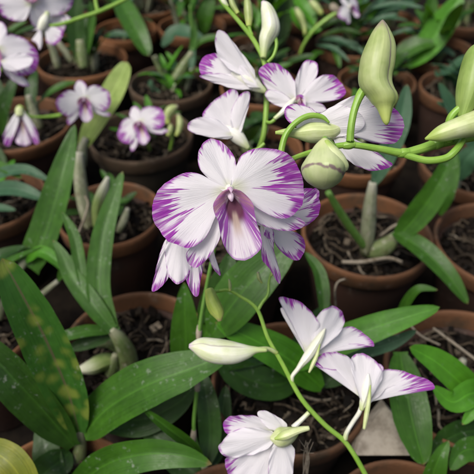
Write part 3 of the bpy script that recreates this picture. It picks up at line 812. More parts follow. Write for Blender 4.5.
# B1 / B2 / C row
r = plant('B1', 'orchid under the drooping white flower with grey sheathed canes')
tubepart(r, 'cane', [(40, 128, .74), (34, 112, .73), (28, 95, .72)], [8, 9, 5], SHEATH)
leaf(r, [(2, 135, .74), (4, 112, .72), (10, 92, .71), (16, 76, .71)], 17, 'd', fold=.3)
leaf(r, [(6, 165, .70), (-2, 155, .70), (-14, 140, .70)], 12, 'd', fold=.3)
leaf(r, [(14, 160, .64), (6, 172, .62), (-6, 190, .61)], 9, 'b', fold=.3)
genplant(r, 'B1', 81, 3, 2, 'dm', .04, L=(.05, .07))
r = plant('B2', 'orchid with a broad pale lime leaf standing between two small flowers')
leaf(r, [(80, 152, .68), (92, 128, .67), (110, 98, .655), (128, 62, .645)], 27, 'l', fold=.15, a=.55, b=.42, label='broad pale lime leaf')
leaf(r, [(84, 150, .68), (76, 165, .66), (72, 180, .65)], 9, 'm', fold=.3)
tubepart(r, 'cane', [(82, 166, .68), (82, 150, .675), (86, 138, .67)], [10, 10, 6], SHEATH)
genplant(r, 'B2', 82, 4, 3, 'dbm', .04, L=(.04, .05), W=(.008, .012))
r = plant('C1', 'orchid at the upper left with a dark upright leaf')
leaf(r, [(82, 64, .87), (78, 40, .86), (76, 18, .85), (78, -10, .84)], 20, 'd', fold=.35)
leaf(r, [(84, 62, .87), (88, 42, .86), (92, 20, .85), (90, 0, .84)], 10, 'm', fold=.35)
tubepart(r, 'cane', [(84, 68, .87), (82, 54, .865), (80, 40, .86)], [10, 12, 8], CANE)
tubepart(r, 'cane', [(58, 68, .86), (54, 52, .85), (50, 42, .84)], [7, 8, 6], SHEATH)
tubepart(r, 'cane', [(72, 62, .87), (64, 50, .865), (58, 42, .86)], [6, 7, 5], SHEATH)
genplant(r, 'C1', 92, 5, 4, 'dm', .05, L=(.04, .06))
r = plant('C2', 'orchid in the dark mossy pot with a tapered cane and a dark drooping leaf')
leaf(r, [(116, -8, .93), (126, 12, .90), (138, 34, .88), (149, 56, .875)], 22, 'm', fold=.3, a=.5, b=.45)
tubepart(r, 'cane', [(173, 86, .86), (178, 76, .855), (184, 66, .85), (192, 52, .84)], [9, 14, 11, 5], CANE, ridge=.03)
tubepart(r, 'cane', [(168, 82, .86), (161, 70, .85), (154, 56, .84)], [6, 7, 5], CANE)
tubepart(r, 'cane', [(192, 60, .85), (192, 35, .84), (190, 5, .82)], [3, 3, 2], STEMD)
leaf(r, [(190, 60, .85), (194, 40, .84), (192, 15, .83)], 8, 'm', fold=.3)
leaf(r, [(188, 54, .85), (200, 42, .84), (216, 38, .83), (232, 46, .82)], 8, 'm', fold=.3)
leaf(r, [(172, 78, .86), (165, 66, .85), (160, 54, .85)], 6, 'b', fold=.3)
leaf(r, [(178, 70, .86), (172, 60, .85), (166, 52, .85)], 5, 'b', fold=.3)
leaf(r, [(150, 80, .87), (152, 88, .86), (160, 93, .85)], 6, 'u', fold=.3)
leaf(r, [(162, 46, .92), (175, 32, .91), (188, 33, .90), (204, 38, .90)], 16, 'u', fold=.2)
genplant(r, 'C2', 92, 5, 5, 'bmu', .04, L=(.03, .05), W=(.008, .013))
r = plant('C4', 'orchid behind the big green bud with low dark leaves')
genplant(r, 'C4', 95, 6, 5, 'dm', .04, L=(.04, .06))
r = plant('C5', 'orchid in the orange rimmed pot at the right')
genplant(r, 'C5', 96, 5, 4, 'u', .04, L=(.04, .06))
r = plant('B4', 'orchid behind the flower with the cream tube')
genplant(r, 'B4', 97, 3, 2, 'dm', .05, L=(.05, .08))
r = plant('B3', 'orchid behind the top sepal of the main flower')
genplant(r, 'B3', 99, 3, 3, 'd', .04, L=(.04, .06))
r = plant('C3', 'orchid behind the nodding flowers of the upper spray')
genplant(r, 'C3', 100, 4, 5, 'dm', .05, L=(.05, .07))
r = plant('C0', 'orchid at the left edge behind the large white flower')
genplant(r, 'C0', 100, 4, 4, 'dm', .06, L=(.06, .09))
# top rows
r = plant('D3', 'orchid with a dark upright leaf behind the white bud at the top')
leaf(r, [(278, 48, .96), (282, 25, .95), (286, 5, .94), (290, -15, .93)], 20, 'd', fold=.3)
leaf(r, [(292, 8, .93), (300, 22, .92), (310, 30, .915), (322, 30, .91)], 14, 'b', fold=.3)
leaf(r, [(296, -6, .93), (302, 6, .92), (310, 16, .915), (314, 26, .91)], 15, 'b', fold=.3)
genplant(r, 'D3', 111, 4, 5, 'dmb', .07)
r = plant('D5', 'orchid with a fan of grey green strap leaves at the top centre')
for q, (a, b, w, mt) in enumerate((((318, 40), (357, 50), 7, 'u'), ((316, 45), (350, 62), 6, 'u'), ((322, 36), (362, 34), 6, 'm'), ((330, 44), (340, 68), 7, 'm'),
      ((338, 42), (368, 58), 6, 'u'), ((324, 52), (306, 66), 6, 'm'), ((345, 30), (336, 14), 7, 'm'), ((352, 38), (370, 18), 7, 'd'), ((318, 30), (352, 22), 7, 'd'), ((330, 52), (358, 44), 6, 'u'))):
    mx, my = (a[0] + b[0]) / 2, (a[1] + b[1]) / 2 - 5
    leaf(r, [(a[0], a[1], .93), (mx, my, .915), (b[0], b[1], .905)], w, mt, fold=.3)
genplant(r, 'D5', 112, 5, 6, 'mu', .06)
r = plant('D4', 'orchid at the upper right with a large bright leaf slanting up')
leaf(r, [(408, 66, .90), (424, 50, .885), (442, 26, .87), (462, -6, .86)], 28, 'b', fold=.25)
leaf(r, [(392, 34, .90), (410, 30, .89), (431, 34, .88)], 5, 'u', fold=.3)
leaf(r, [(372, 8, .92), (395, 4, .91), (424, 8, .90)], 7, 'u', fold=.3)
leaf(r, [(370, 24, .92), (382, 18, .91), (398, 14, .90)], 6, 'u', fold=.3)
leaf(r, [(396, 62, .90), (404, 52, .89), (420, 44, .88), (438, 44, .875)], 20, 'm', fold=.2)
leaf(r, [(424, 30, .90), (430, 14, .89), (432, -8, .88)], 14, 'm', fold=.3)
leaf(r, [(436, 56, .90), (444, 50, .895), (455, 56, .89)], 7, 'u', fold=.3)
genplant(r, 'D4', 113, 4, 6, 'mb', .06)
for i, (k, lb, mts, cn) in enumerate((('D1', 'far orchid with a pale horizontal strap leaf at the upper left', 'dmu', 2), ('D2', 'far orchid with dull leaves behind the dark mossy pot', 'dmu', 3),
       ('D0', 'far orchid behind the top left flower cluster', 'dm', 3), ('E1', 'distant orchid at the top right of the big bud tip', 'dmu', 3), ('E2', 'distant orchid at the top centre behind the cream buds', 'dmb', 3),
       ('E3', 'distant orchid at the top beside the upper spray stem', 'dm', 3), ('E4', 'distant orchid in the top right corner', 'dmu', 4), ('E5', 'distant orchid at the top edge above the lime leaf', 'dm', 3),
       ('E6', 'distant orchid at the top edge behind the green stalk', 'dm', 3))):
    r = plant(k, lb); cn += 2
    if k == 'D1': leaf(r, [(104, 37, .93), (118, 34, .92), (134, 37, .92)], 8, 'u', fold=.3)
    if k == 'E3':
        leaf(r, [(203, 34, 1.0), (206, 15, .98), (214, -8, .97)], 16, 'm', fold=.3)
    genplant(r, k, 200 + i, cn + 1, 4, mts + 'b', .075, L=(.06, .12), W=(.009, .018))

# ------------------------------------------------------------------ flower sprays
SG = 'flower sprays of the orchids'
def spray(label, p): 
    return thing('orchid_spray', label, 'flower spray', at(*p), SG)
def bud(root, pts, w, mat=BUD, seg=24, **kw):
    return tubepart(root, 'bud', pts, w, mat, seg, n=48, ridge=kw.pop('ridge', .05), **kw)
def stalk(root, name, pts, w, mat=STEM, **kw):
    return tubepart(root, name, pts, w, mat, 12, n=max(16, 8 * len(pts)), **kw)

# --- main spray
S = spray('main spray in focus: open white flower with purple edges, green buds and a lime stem', (480, 145, .26))
stalk(S, 'stem', [(500, 132, .262), (474, 136, .26), (440, 143, .257), (418, 150, .254), (402, 153, .252), (380, 149, .251), (352, 145, .25), (332, 147, .253), (312, 152, .262), (290, 160, .272), (262, 175, .276), (240, 188, .270)],
      [11, 10.5, 10, 9.5, 8.5, 7, 6.2, 6, 6, 5.5, 5, 4.5], ridge=.03)
for x, y, d, w in ((436, 143.5, .2565, 12.5), (403, 153, .252, 10), (349, 145, .2498, 9)):
    stalk(S, 'node', [(x + 6, y - 1, d), (x, y, d), (x - 6, y + 1, d)], [w * .8, w, w * .7])
stalk(S, 'pedicel', [(402, 154, .252), (412, 157, .251), (428, 160.5, .25), (446, 158, .249), (456, 150, .249), (463, 140, .252)], [6, 7, 7.5, 7.5, 7.5, 7])
stalk(S, 'pedicel', [(450, 141, .256), (448, 128, .252), (451, 117, .250), (460, 108, .249), (470, 104, .249)], [9, 7, 7.5, 7.5, 8])
bud(S, [(462, 118, .249), (467, 100, .249), (472, 80, .249), (478, 55, .25), (484, 42, .25)], [9, 22, 27, 24, 5], BUDDK)
o = bud(S, [(425, 139, .247), (440, 134, .246), (458, 128, .246), (480, 122, .248), (500, 118, .25)], [2, 16, 21, 27, 32], CREAM, ridge=.03)
# big bud
BO = [(250, 297, 301), (247, 294, 303.5), (240, 290, 306), (230, 286, 308), (215, 279, 312), (205, 270, 319), (196, 264, 321), (187, 256, 318.5), (178, 249, 313), (165, 244, 308.5), (150, 243, 309), (135, 244.5, 313), (118, 247, 315.5), (100, 253, 316.5), (82, 261, 314), (64, 270, 307), (50, 280, 300), (40, 289, 293)]
bud(S, [(237 + .25 * (l + r), .5 * y, .245) for y, l, r in BO], [.5 * (r - l) for y, l, r in BO], BUD, seg=40, ridge=.025, crease=.09, nr=3, fixT=tuple(Up))
stalk(S, 'pedicel', [(x, y, z) for (x, y), z in zip(Z(270, 10, .4304, [(186, 305), (188, 275), (194, 240), (203, 212), (214, 190), (232, 168)]), (.2485, .2475, .247, .247, .2475, .248))], [8, 7.5, 7.5, 8, 9, 6])
# second bud, below the stem
BO = [(276, 172, 178), (282, 164, 187), (292, 155, 196), (305, 147, 203), (318, 139, 213), (332, 132, 221), (344, 132, 219), (356, 136, 213), (366, 144, 205), (375, 158, 190), (379, 170, 178)]
bud(S, [(237 + .25 * (l + r), .5 * y, .236) for y, l, r in BO], [.5 * (r - l) for y, l, r in BO], BUDCAP, seg=40, ridge=.075, crease=.05, fixT=tuple(-Up))
bud(S, [(x, y, .2335) for x, y in Z(250, 120, .211, [(362, 95), (372, 130), (395, 170), (425, 205), (448, 225), (458, 240)])], [4, 13, 18, 17, 11, 2], CREAM, ridge=.03)
stalk(S, 'pedicel', [(334, 146, .251), (328, 140, .247), (325, 139, .241), (324, 143, .238)], [5, 5, 6, 7])
# flower behind with cream tube (F4)
fr = Frame((320, 132), .268)
Zf = lambda pts: Z(270, 10, .4304, pts)
fl = ftube(S, fr, 'flower', [(*Zf([(290, 0)])[0], 0)] and [(x, y, 2) for x, y in Zf([(12, 286), (40, 285), (62, 287), (95, 285), (140, 283), (170, 270)])], [1.6, 4.2, 5.5, 10.5, 9, 1.5], CREAM, ridge=.03)
petal(fl, fr, 'petal', Zf([(110, 250), (150, 222), (185, 205), (225, 198), (262, 212), (288, 232), (305, 262), (304, 292), (285, 312), (255, 312), (215, 300), (170, 290), (130, 280)]), Zf([(105, 265)])[0],
      [0, .02, .03, .05, .22, .32, .40, .42, .36, .28, .15, .05, 0], tilt=(.12, -.05), z0=-1, cup=-.05, ruf=.01, freq=6)
petal(fl, fr, 'petal', Zf([(60, 268), (40, 250), (38, 225), (60, 212), (95, 222), (120, 245)]), Zf([(115, 262)])[0], .25, tilt=(0, 0), z0=-8, cup=-.05)
petal(fl, fr, 'sepal', Zf([(150, 285), (190, 300), (235, 325), (268, 348), (280, 362), (250, 375), (215, 372), (180, 350), (155, 325)]), Zf([(140, 285)])[0], [0, .03, .12, .3, .35, .2, .05, .02, 0], tilt=(.1, .1), z0=2, cup=-.08)
petal(fl, fr, 'sepal', Zf([(60, 270), (110, 245), (150, 225), (190, 235), (215, 262), (190, 290), (130, 300), (80, 300)]), Zf([(60, 285)])[0], [0] * 8, tilt=(.1, -.1), z0=4, cup=-.05)
stalk(S, 'pedicel', [(x, y, .262) for x, y in Zf([(25, 345), (28, 318), (38, 288), (60, 262), (90, 246), (120, 248), (138, 262)])], [7, 6.5, 6.5, 6, 6, 5, 2])
# main open flower
FR = Frame((230, 190), .25, ref=(230, 190))
front_flower(S, FR, 1)
stalk(S, 'pedicel', [(240, 188, .270), (233, 190, .266), (230, 190, .262)], [4, 4, 4])
# flower behind right (F2)
fr = Frame((272, 215), .285)
fl = ftube(S, fr, 'flower', [(272, 200, 4), (272, 212, 2), (273, 225, 0)], [2, 5, 4], CREAMW)
petal(fl, fr, 'petal', ZM([(330, 240), (370, 205), (415, 175), (440, 165), (465, 172), (476, 195), (470, 235), (450, 258), (420, 270), (380, 262)]), ZM([(335, 255)])[0], [0, .1, .25, .35, .5, .5, .42, .3, .2, .05], tilt=(-.1, 0), freq=4.5)
petal(fl, fr, 'petal', ZM([(445, 180), (462, 165), (475, 175), (468, 205), (450, 215)]), ZM([(425, 215)])[0], .55, z0=-6, freq=4)
petal(fl, fr, 'petal', ZM([(345, 270), (375, 275), (405, 280), (428, 295), (437, 320), (428, 345), (410, 355), (385, 345), (362, 322), (350, 298)]), ZM([(340, 255)])[0], [.1, .25, .4, .55, .5, .5, .5, .45, .35, .2], tilt=(0, .1), z0=-4, freq=4.5)
petal(fl, fr, 'sepal', ZM([(300, 262), (318, 266), (345, 275), (352, 300), (352, 330), (362, 365), (369, 395), (366, 416), (355, 405), (342, 380), (322, 355), (318, 330), (314, 295)]), ZM([(318, 250)])[0], [.1, .1, .1, .2, .3, .25, .3, .35, .35, .45, .5, .4, .2], tilt=(0, .1), z0=2, freq=4.5)
petal(fl, fr, 'sepal', ZM([(320, 262), (345, 272), (352, 290), (340, 300), (325, 290)]), ZM([(330, 250)])[0], .45, z0=6, freq=3)
stalk(S, 'pedicel', [(278, 168, .274), (273, 182, .281), (272, 200, .283)], [4, 4, 4])
# flower behind left (F3), drooping
fr = Frame((190, 240), .285)
fl = ftube(S, fr, 'flower', [(206, 214, 4), (200, 225, 2), (192, 236, 0)], [2, 5, 4], CREAMW)
petal(fl, fr, 'sepal', ZM([(72, 295), (60, 310), (50, 345), (40, 385), (28, 430), (34, 442), (52, 430), (72, 405), (85, 370), (92, 330)]), ZM([(95, 265)])[0], [.05, .08, .15, .25, .4, .45, .3, .15, .08, .02], tilt=(.1, .1), z0=-6, freq=4)
petal(fl, fr, 'petal', ZM([(72, 300), (66, 340), (72, 385), (88, 412), (102, 418), (120, 405), (134, 380), (135, 340), (130, 300)]), ZM([(110, 260)])[0], [0, .02, .04, .06, .12, .1, .05, .02, 0], tilt=(0, .05), z0=0, freq=4)
petal(fl, fr, 'sepal', ZM([(125, 365), (116, 385), (122, 410), (135, 438), (147, 450), (155, 440), (160, 410), (165, 380), (162, 360)]), ZM([(140, 290)])[0], [.2, .3, .35, .4, .5, .4, .25, .2, .1], tilt=(0, .1), z0=-4, freq=4)
petal(fl, fr, 'sepal', ZM([(175, 330), (180, 350), (192, 378), (210, 398), (212, 388), (202, 362), (195, 335)]), ZM([(178, 290)])[0], [.05, .1, .3, .45, .4, .25, .05], tilt=(0, .1), z0=-6, freq=4)
petal(fl, fr, 'petal', ZM([(120, 300), (128, 345), (140, 370), (165, 360), (180, 330), (180, 295)]), ZM([(150, 262)])[0], .1, z0=-9, freq=4)
stalk(S, 'pedicel', [(240, 188, .27), (222, 198, .279), (206, 214, .282)], [4, 4, 4])

# --- upper spray
U = spray('upper spray above the main flower: side view white flowers and one upright white bud', (260, 150, .36))
ZU = lambda pts: Z(130, 0, .3376, pts)
stalk(U, 'stem', [(252, 175, .37), (258, 152, .365), (264, 132, .36), (266.5, 100, .36), (265, 66, .36), (256, 44, .36), (241, 24, .36), (222, 2, .36), (212, -14, .36)], [5.5, 5.5, 5.5, 5.5, 5, 4.8, 4.4, 4, 3])
bud(U, [(x, y, .357) for x, y in ZU([(395, 172), (398, 145), (404, 115), (416, 85), (412, 50), (402, 20), (392, 4)])], [6, 9, 15, 18.5, 16, 11, 3], BUDW, crease=.05)
stalk(U, 'pedicel', [(x, y, .357) for x, y in ZU([(408, 185), (425, 165), (434, 135), (430, 108), (420, 95)])], [3.4, 3.4, 3.4, 3.6, 4])
bud(U, [(x, y, .36) for x, y in ZU([(352, 78), (352, 55), (350, 25), (346, -10)])], [5, 8, 9, 5], BUD)
bud(U, [(x, y, .36) for x, y in ZU([(320, 40), (305, 15), (298, -8)])], [4, 6, 5], BUD)
bud(U, [(x, y, .36) for x, y in ZU([(290, 20), (278, 6), (270, -12)])], [3, 6, 5], BUDW)
stalk(U, 'pedicel', [(x, y, .36) for x, y in ZU([(362, 105), (356, 90), (352, 75)])], [3, 3, 4])
# F5
fr = Frame((245, 78), .35)
fl = ftube(U, fr, 'flower', [(x, y, 0) for x, y in ZU([(402, 272), (385, 262), (360, 245), (330, 228), (300, 215)])], [2, 4.5, 7, 6, 1], CREAMW, ridge=.08, nr=4)
petal(fl, fr, 'petal', ZU([(345, 235), (300, 215), (268, 180), (252, 148), (252, 115), (263, 100), (285, 110), (315, 142), (345, 180), (368, 215)]), ZU([(372, 240)])[0], [0, 0, 0, .02, .04, .04, .03, .02, 0, 0], z0=5, tilt=(0, -.05), cup=.05)
petal(fl, fr, 'petal', ZU([(300, 235), (250, 235), (215, 222), (203, 195), (210, 168), (235, 155), (262, 158), (290, 185), (315, 215)]), ZU([(330, 230)])[0], [.02, .2, .45, .6, .55, .4, .2, .05, 0], z0=-2, tilt=(.1, 0), freq=5)
petal(fl, fr, 'sepal', ZU([(360, 268), (310, 268), (255, 248), (205, 228), (230, 222), (280, 218), (330, 225), (365, 240)]), ZU([(372, 258)])[0], [0, .02, .04, .08, .1, .03, 0, 0], z0=3, tilt=(0, .1))
petal(fl, fr, 'sepal', ZU([(375, 255), (350, 215), (325, 200), (330, 235), (350, 262)]), ZU([(385, 265)])[0], 0, z0=7)
stalk(U, 'pedicel', [(x, y, .357) for x, y in ZU([(400, 285), (402, 278), (400, 268), (385, 250)])], [3.5, 3.5, 3.5, 4])
# F6
fr = Frame((230, 125), .345)
fl = ftube(U, fr, 'flower', [(x, y, 0) for x, y in ZU([(352, 440), (338, 425), (318, 405), (296, 388), (280, 372)])], [2, 4.6, 6.6, 5.5, 1], CREAMW, ridge=.08, nr=4)
petal(fl, fr, 'petal', ZU([(275, 390), (235, 362), (215, 345), (222, 325), (255, 295), (285, 272), (305, 266), (320, 278), (318, 310), (305, 350), (298, 385)]), ZU([(308, 400)])[0], [0, .02, .08, .08, .06, .08, .10, .10, .05, 0, 0], z0=0, cup=.03)
petal(fl, fr, 'petal', ZU([(298, 380), (300, 330), (318, 295), (338, 280), (354, 282), (352, 315), (342, 350), (332, 385), (322, 405)]), ZU([(315, 402)])[0], [0, .02, .05, .08, .08, .05, .02, 0, 0], z0=3, tilt=(0, -.1))
petal(fl, fr, 'sepal', ZU([(290, 415), (245, 412), (200, 402), (175, 390), (173, 374), (195, 358), (235, 353), (270, 362), (300, 390)]), ZU([(312, 405)])[0], [0, .02, .04, .06, .08, .04, .02, 0, 0], z0=6, tilt=(-.05, 0))
petal(fl, fr, 'sepal', ZU([(250, 385), (215, 378), (195, 362), (225, 345), (262, 352)]), ZU([(290, 385)])[0], .06, z0=-3)
stalk(U, 'pedicel', [(x, y, .352) for x, y in ZU([(398, 425), (380, 440), (360, 445), (345, 432)])], [3.4, 3.4, 3.4, 4])
# F7
ZV = lambda pts: Z(260, 0, .232, pts)
fr = Frame((294, 98), .35)
fl = ftube(U, fr, 'flower', [(x, y, 8) for x, y in ZV([(60, 520), (90, 495), (120, 465), (150, 430)])], [2.0, 2.6, 3.6, 1], CREAMW)
petal(fl, fr, 'sepal', ZV([(140, 410), (150, 350), (170, 300), (190, 265), (215, 250), (240, 258), (252, 285), (245, 330), (225, 375), (195, 420)]), ZV([(160, 440)])[0], [0, .02, .08, .15, .15, .1, .08, .05, .02, 0], z0=-4)
petal(fl, fr, 'petal', ZV([(140, 440), (90, 430), (45, 400), (10, 350), (-5, 315), (10, 285), (45, 272), (85, 278), (120, 305), (148, 350), (155, 400)]), ZV([(155, 440)])[0], [0, .02, .1, .25, .35, .4, .35, .3, .2, .05, 0], z0=0, freq=5)
petal(fl, fr, 'petal', ZV([(185, 400), (215, 360), (250, 335), (290, 325), (330, 335), (360, 362), (372, 392), (360, 415), (330, 432), (280, 440), (225, 440)]), ZV([(165, 440)])[0], [0, .02, .05, .2, .35, .45, .45, .4, .3, .1, 0], z0=0, freq=5)
petal(fl, fr, 'sepal', ZV([(130, 455), (90, 465), (40, 440), (20, 410), (40, 390), (90, 400), (130, 430)]), ZV([(155, 445)])[0], .04, z0=3)
petal(fl, fr, 'sepal', ZV([(190, 445), (230, 440), (270, 455), (285, 480), (250, 490), (205, 475)]), ZV([(165, 445)])[0], .15, z0=3)
petal(fl, fr, 'lip', ZV([(150, 445), (152, 425), (170, 418), (188, 430), (192, 460), (190, 485), (165, 480), (155, 460)]), ZV([(168, 435)])[0], .55, z0=10, mat=LIP, freq=3)
stalk(U, 'pedicel', [(x, y, .356) for x, y in ZV([(25, 525), (45, 528), (65, 515)])], [3.4, 3.4, 4])

# --- lower right spray
W = spray('lower right spray: pale white flowers and a cream bud on a thin curved green stem', (365, 480, .33))
Z8 = lambda pts: Z(170, 270, .641, pts)
stalk(W, 'stem', [(372, 492, .335), (364, 472, .33), (346, 443, .328), (324, 424, .326), (301, 398, .325), (282, 363, .325), (268, 338, .325), (257, 309, .325), (240, 296, .325), (228, 290, .325), (219, 291, .325)], [5.2, 5.2, 5, 5, 4.8, 4.4, 4, 3.8, 3.3, 3.3, 3.3])
stalk(W, 'pedicel', [(258, 310, .325), (262, 303, .326), (268, 294, .327), (269, 282, .328), (271, 273, .328)], [3.5, 3.2, 3, 2.6, 2])
bud(W, [(258, 280, .326), (257, 277, .326), (258, 273, .326)], [2, 4.5, 3], BUD, n=12) if False else None
tubepart(W, 'bud', [(262, 283, .327), (259, 278, .326), (258, 272, .326)], [2, 4, 2.5], BUD, 12)
tubepart(W, 'bud', [(271, 276, .328), (273, 272, .328), (272, 268, .328)], [2, 4, 2], BUD, 12)
tubepart(W, 'bud', [(230, 291, .324), (230, 285, .324), (229, 279, .324)], [2.5, 3.5, 1.5], BUD, 12)
bud(W, [(209, 290, .322), (211, 296, .32), (214, 305, .319), (218, 313, .319), (220, 321, .319)], [9, 12, 14.5, 13, 4], BUDY, crease=.06)
stalk(W, 'pedicel', [(219, 291, .325), (214, 292, .323), (210, 296, .321)], [3.3, 3.5, 5])
bud(W, [(x, y, .318) for x, y in [(267, 350), (256, 350), (246, 352), (232, 353), (214, 351), (200, 347), (189, 346)]], [4, 7, 15, 23, 25, 19, 4], BUDW, ridge=.03, crease=.04)
stalk(W, 'pedicel', [(277, 353, .325), (268, 349, .322), (256, 350, .319)], [4.5, 4.5, 6], CREAM)
ZL = lambda pts: Z(270, 280, .4304, pts)
# F14
ZQ = lambda pts: Z(237, 237, .5, pts)
fr = Frame((310, 335), .325)
fl = ftube(W, fr, 'flower', [(x, y, 2) for x, y in ZQ([(118, 268), (128, 254), (142, 236), (156, 215), (168, 196), (176, 182)])], [2, 3.2, 4.8, 5, 3.2, .6], CREAMW, ridge=.08, nr=5)
petal(fl, fr, 'petal', ZQ([(150, 222), (125, 190), (104, 162), (88, 135), (84, 119), (105, 122), (132, 134), (152, 152), (164, 175), (166, 205)]), ZQ([(142, 238)])[0], [0, .01, .03, .08, .16, .24, .18, .10, .03, 0], z0=-2, tilt=(.2, .1), cup=.22, freq=4, und=.06)
petal(fl, fr, 'sepal', ZQ([(140, 230), (112, 190), (92, 158), (88, 143), (100, 146), (125, 170), (152, 205)]), ZQ([(140, 240)])[0], .03, z0=-7)
petal(fl, fr, 'petal', ZQ([(146, 225), (150, 188), (160, 162), (176, 145), (195, 140), (212, 149), (219, 166), (212, 186), (190, 205), (165, 225)]), ZQ([(143, 242)])[0], [0, .02, .04, .05, .10, .12, .06, .02, .01, 0], z0=3, cup=-.22, und=.05)
petal(fl, fr, 'sepal', ZQ([(155, 225), (178, 200), (205, 186), (235, 184), (258, 195), (272, 208), (281, 221), (262, 218), (235, 217), (200, 222), (170, 234)]), ZQ([(146, 240)])[0], [0, .01, .03, .10, .18, .24, .26, .18, .06, .02, 0], z0=-1, tilt=(-.3, .15), cup=.2, freq=4, und=.05)
tubepart(fl, 'spur', [(x, y, .3195) for x, y in ZQ([(166, 214), (160, 236), (152, 254), (144, 271)])], [1, 3.6, 4.2, 2], CREAM)
stalk(W, 'pedicel', [(292, 382, .325), (292.5, 376, .324), (297, 370, .323), (303, 362, .323)], [4, 4, 4.4, 4.5], CREAMW)
# F15
fr = Frame((367, 390), .32)
fl = ftube(W, fr, 'flower', [(x, y, 2) for x, y in ZQ([(248, 345), (251, 330), (256, 312), (260, 292), (262, 272)])], [2.2, 3.6, 4.8, 4.2, .6], CREAMW, ridge=.08, nr=5)
petal(fl, fr, 'petal', ZQ([(245, 310), (238, 285), (222, 272), (198, 266), (172, 262), (153, 255), (158, 244), (180, 233), (203, 231), (224, 240), (236, 260)]), ZQ([(252, 325)])[0], [0, .01, .02, .05, .14, .22, .24, .2, .10, .03, 0], z0=-1, cup=.22, tilt=(.2, .1), freq=4, und=.05)
petal(fl, fr, 'petal', ZQ([(244, 320), (234, 290), (228, 262), (232, 244), (248, 236), (268, 242), (284, 256), (292, 274), (284, 296), (266, 320)]), ZQ([(252, 340)])[0], [0, .01, .02, .03, .05, .06, .06, .04, .01, 0], z0=5, cup=-.22, und=.05)
petal(fl, fr, 'petal', ZQ([(262, 318), (272, 288), (290, 273), (318, 270), (350, 276), (380, 285), (396, 298), (388, 309), (366, 303), (336, 299), (308, 302), (288, 316), (264, 338)]), ZQ([(254, 335)])[0], [0, .01, .04, .10, .22, .38, .5, .36, .10, .02, .01, 0, 0], z0=-2, cup=.2, tilt=(-.2, .15), freq=4, und=.05)
petal(fl, fr, 'sepal', ZQ([(272, 268), (278, 256), (292, 258), (296, 268), (284, 278)]), ZQ([(268, 285)])[0], .2, z0=-6)
tubepart(fl, 'spur', [(x, y, .3125) for x, y in ZQ([(267, 296), (264, 325), (259, 355), (254, 384)])], [1, 4.2, 5, 3], CREAM)
stalk(W, 'pedicel', [(345, 439, .328), (347, 432, .326), (353, 422, .323), (359, 413, .320), (362, 405, .32)], [5.5, 4.6, 4.4, 4.6, 4.6], CREAMW)
# F16
ZB = lambda pts: Z(220, 380, .2321, pts)
fr = Frame((262, 440), .315)
fl = ftube(W, fr, 'flower', [(x, y, 6) for x, y in ZB([(335, 205), (305, 222), (275, 235), (245, 240), (215, 242)])], [3, 7, 9.5, 9, 1.5], CREAM, ridge=.12, nr=4)
petal(fl, fr, 'petal', ZB([(240, 255), (200, 290), (150, 315), (95, 332), (45, 335), (10, 315), (-5, 285), (15, 255), (50, 225), (100, 205), (160, 200), (220, 212)]), ZB([(255, 235)])[0], [0, .01, .02, .03, .03, .05, .05, .03, .02, .01, 0, 0], z0=3, cup=-.05)
petal(fl, fr, 'petal', ZB([(205, 225), (150, 240), (70, 240), (30, 235), (15, 210), (20, 180), (45, 162), (95, 155), (150, 160), (200, 185)]), ZB([(240, 225)])[0], [0, .03, .15, .3, .4, .42, .38, .25, .15, .05], z0=-4, freq=4)
petal(fl, fr, 'sepal', ZB([(250, 225), (205, 205), (175, 175), (160, 145), (175, 130), (205, 135), (245, 158), (285, 185), (290, 210)]), ZB([(280, 215)])[0], .02, z0=-1)
petal(fl, fr, 'petal', ZB([(215, 260), (160, 300), (90, 320), (30, 340), (25, 400), (50, 440), (110, 450), (200, 440), (230, 360)]), ZB([(245, 240)])[0], [0, .05, .2, .35, .35, .2, .1, .05, .02], z0=-7, freq=5)
petal(fl, fr, 'sepal', ZB([(235, 265), (215, 310), (208, 370), (215, 430), (260, 450), (305, 420), (318, 360), (322, 300), (300, 265)]), ZB([(265, 240)])[0], [0, .01, .03, .05, .05, .03, .02, .01, 0], z0=1)
tubepart(fl, 'spur', [(x, y, .304) for x, y in ZB([(235, 255), (280, 238), (340, 216), (385, 207)])], [2, 10, 7, 4.5], CREAM)
stalk(W, 'pedicel', [(x, y, .322) for x, y in ZB([(383, 140), (365, 158), (340, 182), (315, 205)])], [4.5, 4.6, 5, 6], CREAMW)
# dry hairs below the flower
for i in range(9):
    q = random.Random(i)
    tubepart(W, 'dry_bract', [(305 + q.uniform(-3, 3), 474, .34), (303 + q.uniform(0, 6), 455, .338), (300 + q.uniform(-2, 18), 438 + q.uniform(0, 16), .336)], [1, .8, .5], TWIG, 5)

# --- background flowers
def bgspray(label, p): return spray(label, p)
B = bgspray('small open purple edged flower left of the pale lime leaf', (84, 103, .74))
front_flower(B, Frame((84, 98), .62, .34, rot=-6, yaw=8, ref=(230, 190)), 11, .5, .8)
stalk(B, 'stem', [(28, 118, .74), (45, 117, .74), (62, 114, .74), (76, 106, .68), (84, 100, .64)], [2, 3, 3, 3, 3])
B = bgspray('small open flower with strong purple edges below the dark mossy pot', (138, 124, .70))
front_flower(B, Frame((139, 122), .63, .335, rot=6, yaw=-14, ref=(230, 190)), 17, .5, 1.15)
stalk(B, 'stem', [(150, 150, .72), (146, 138, .68), (140, 124, .645)], [3, 3, 3])
B = bgspray('large blurred flower with purple edges cut off by the left edge', (-6, 50, .55))
front_flower(B, Frame((-4, 48), .55, .52, rot=-25, yaw=10, ref=(230, 190)), 23, .6, .9)
petal(B, Frame((0, 60), .55), 'sepal', [(5, 62), (14, 56), (26, 55), (34, 60), (30, 68), (16, 72), (6, 70)], (2, 62), .02, z0=4)
stalk(B, 'stem', [(-8, 80, .57), (4, 66, .565), (0, 52, .56)], [3, 3, 3])
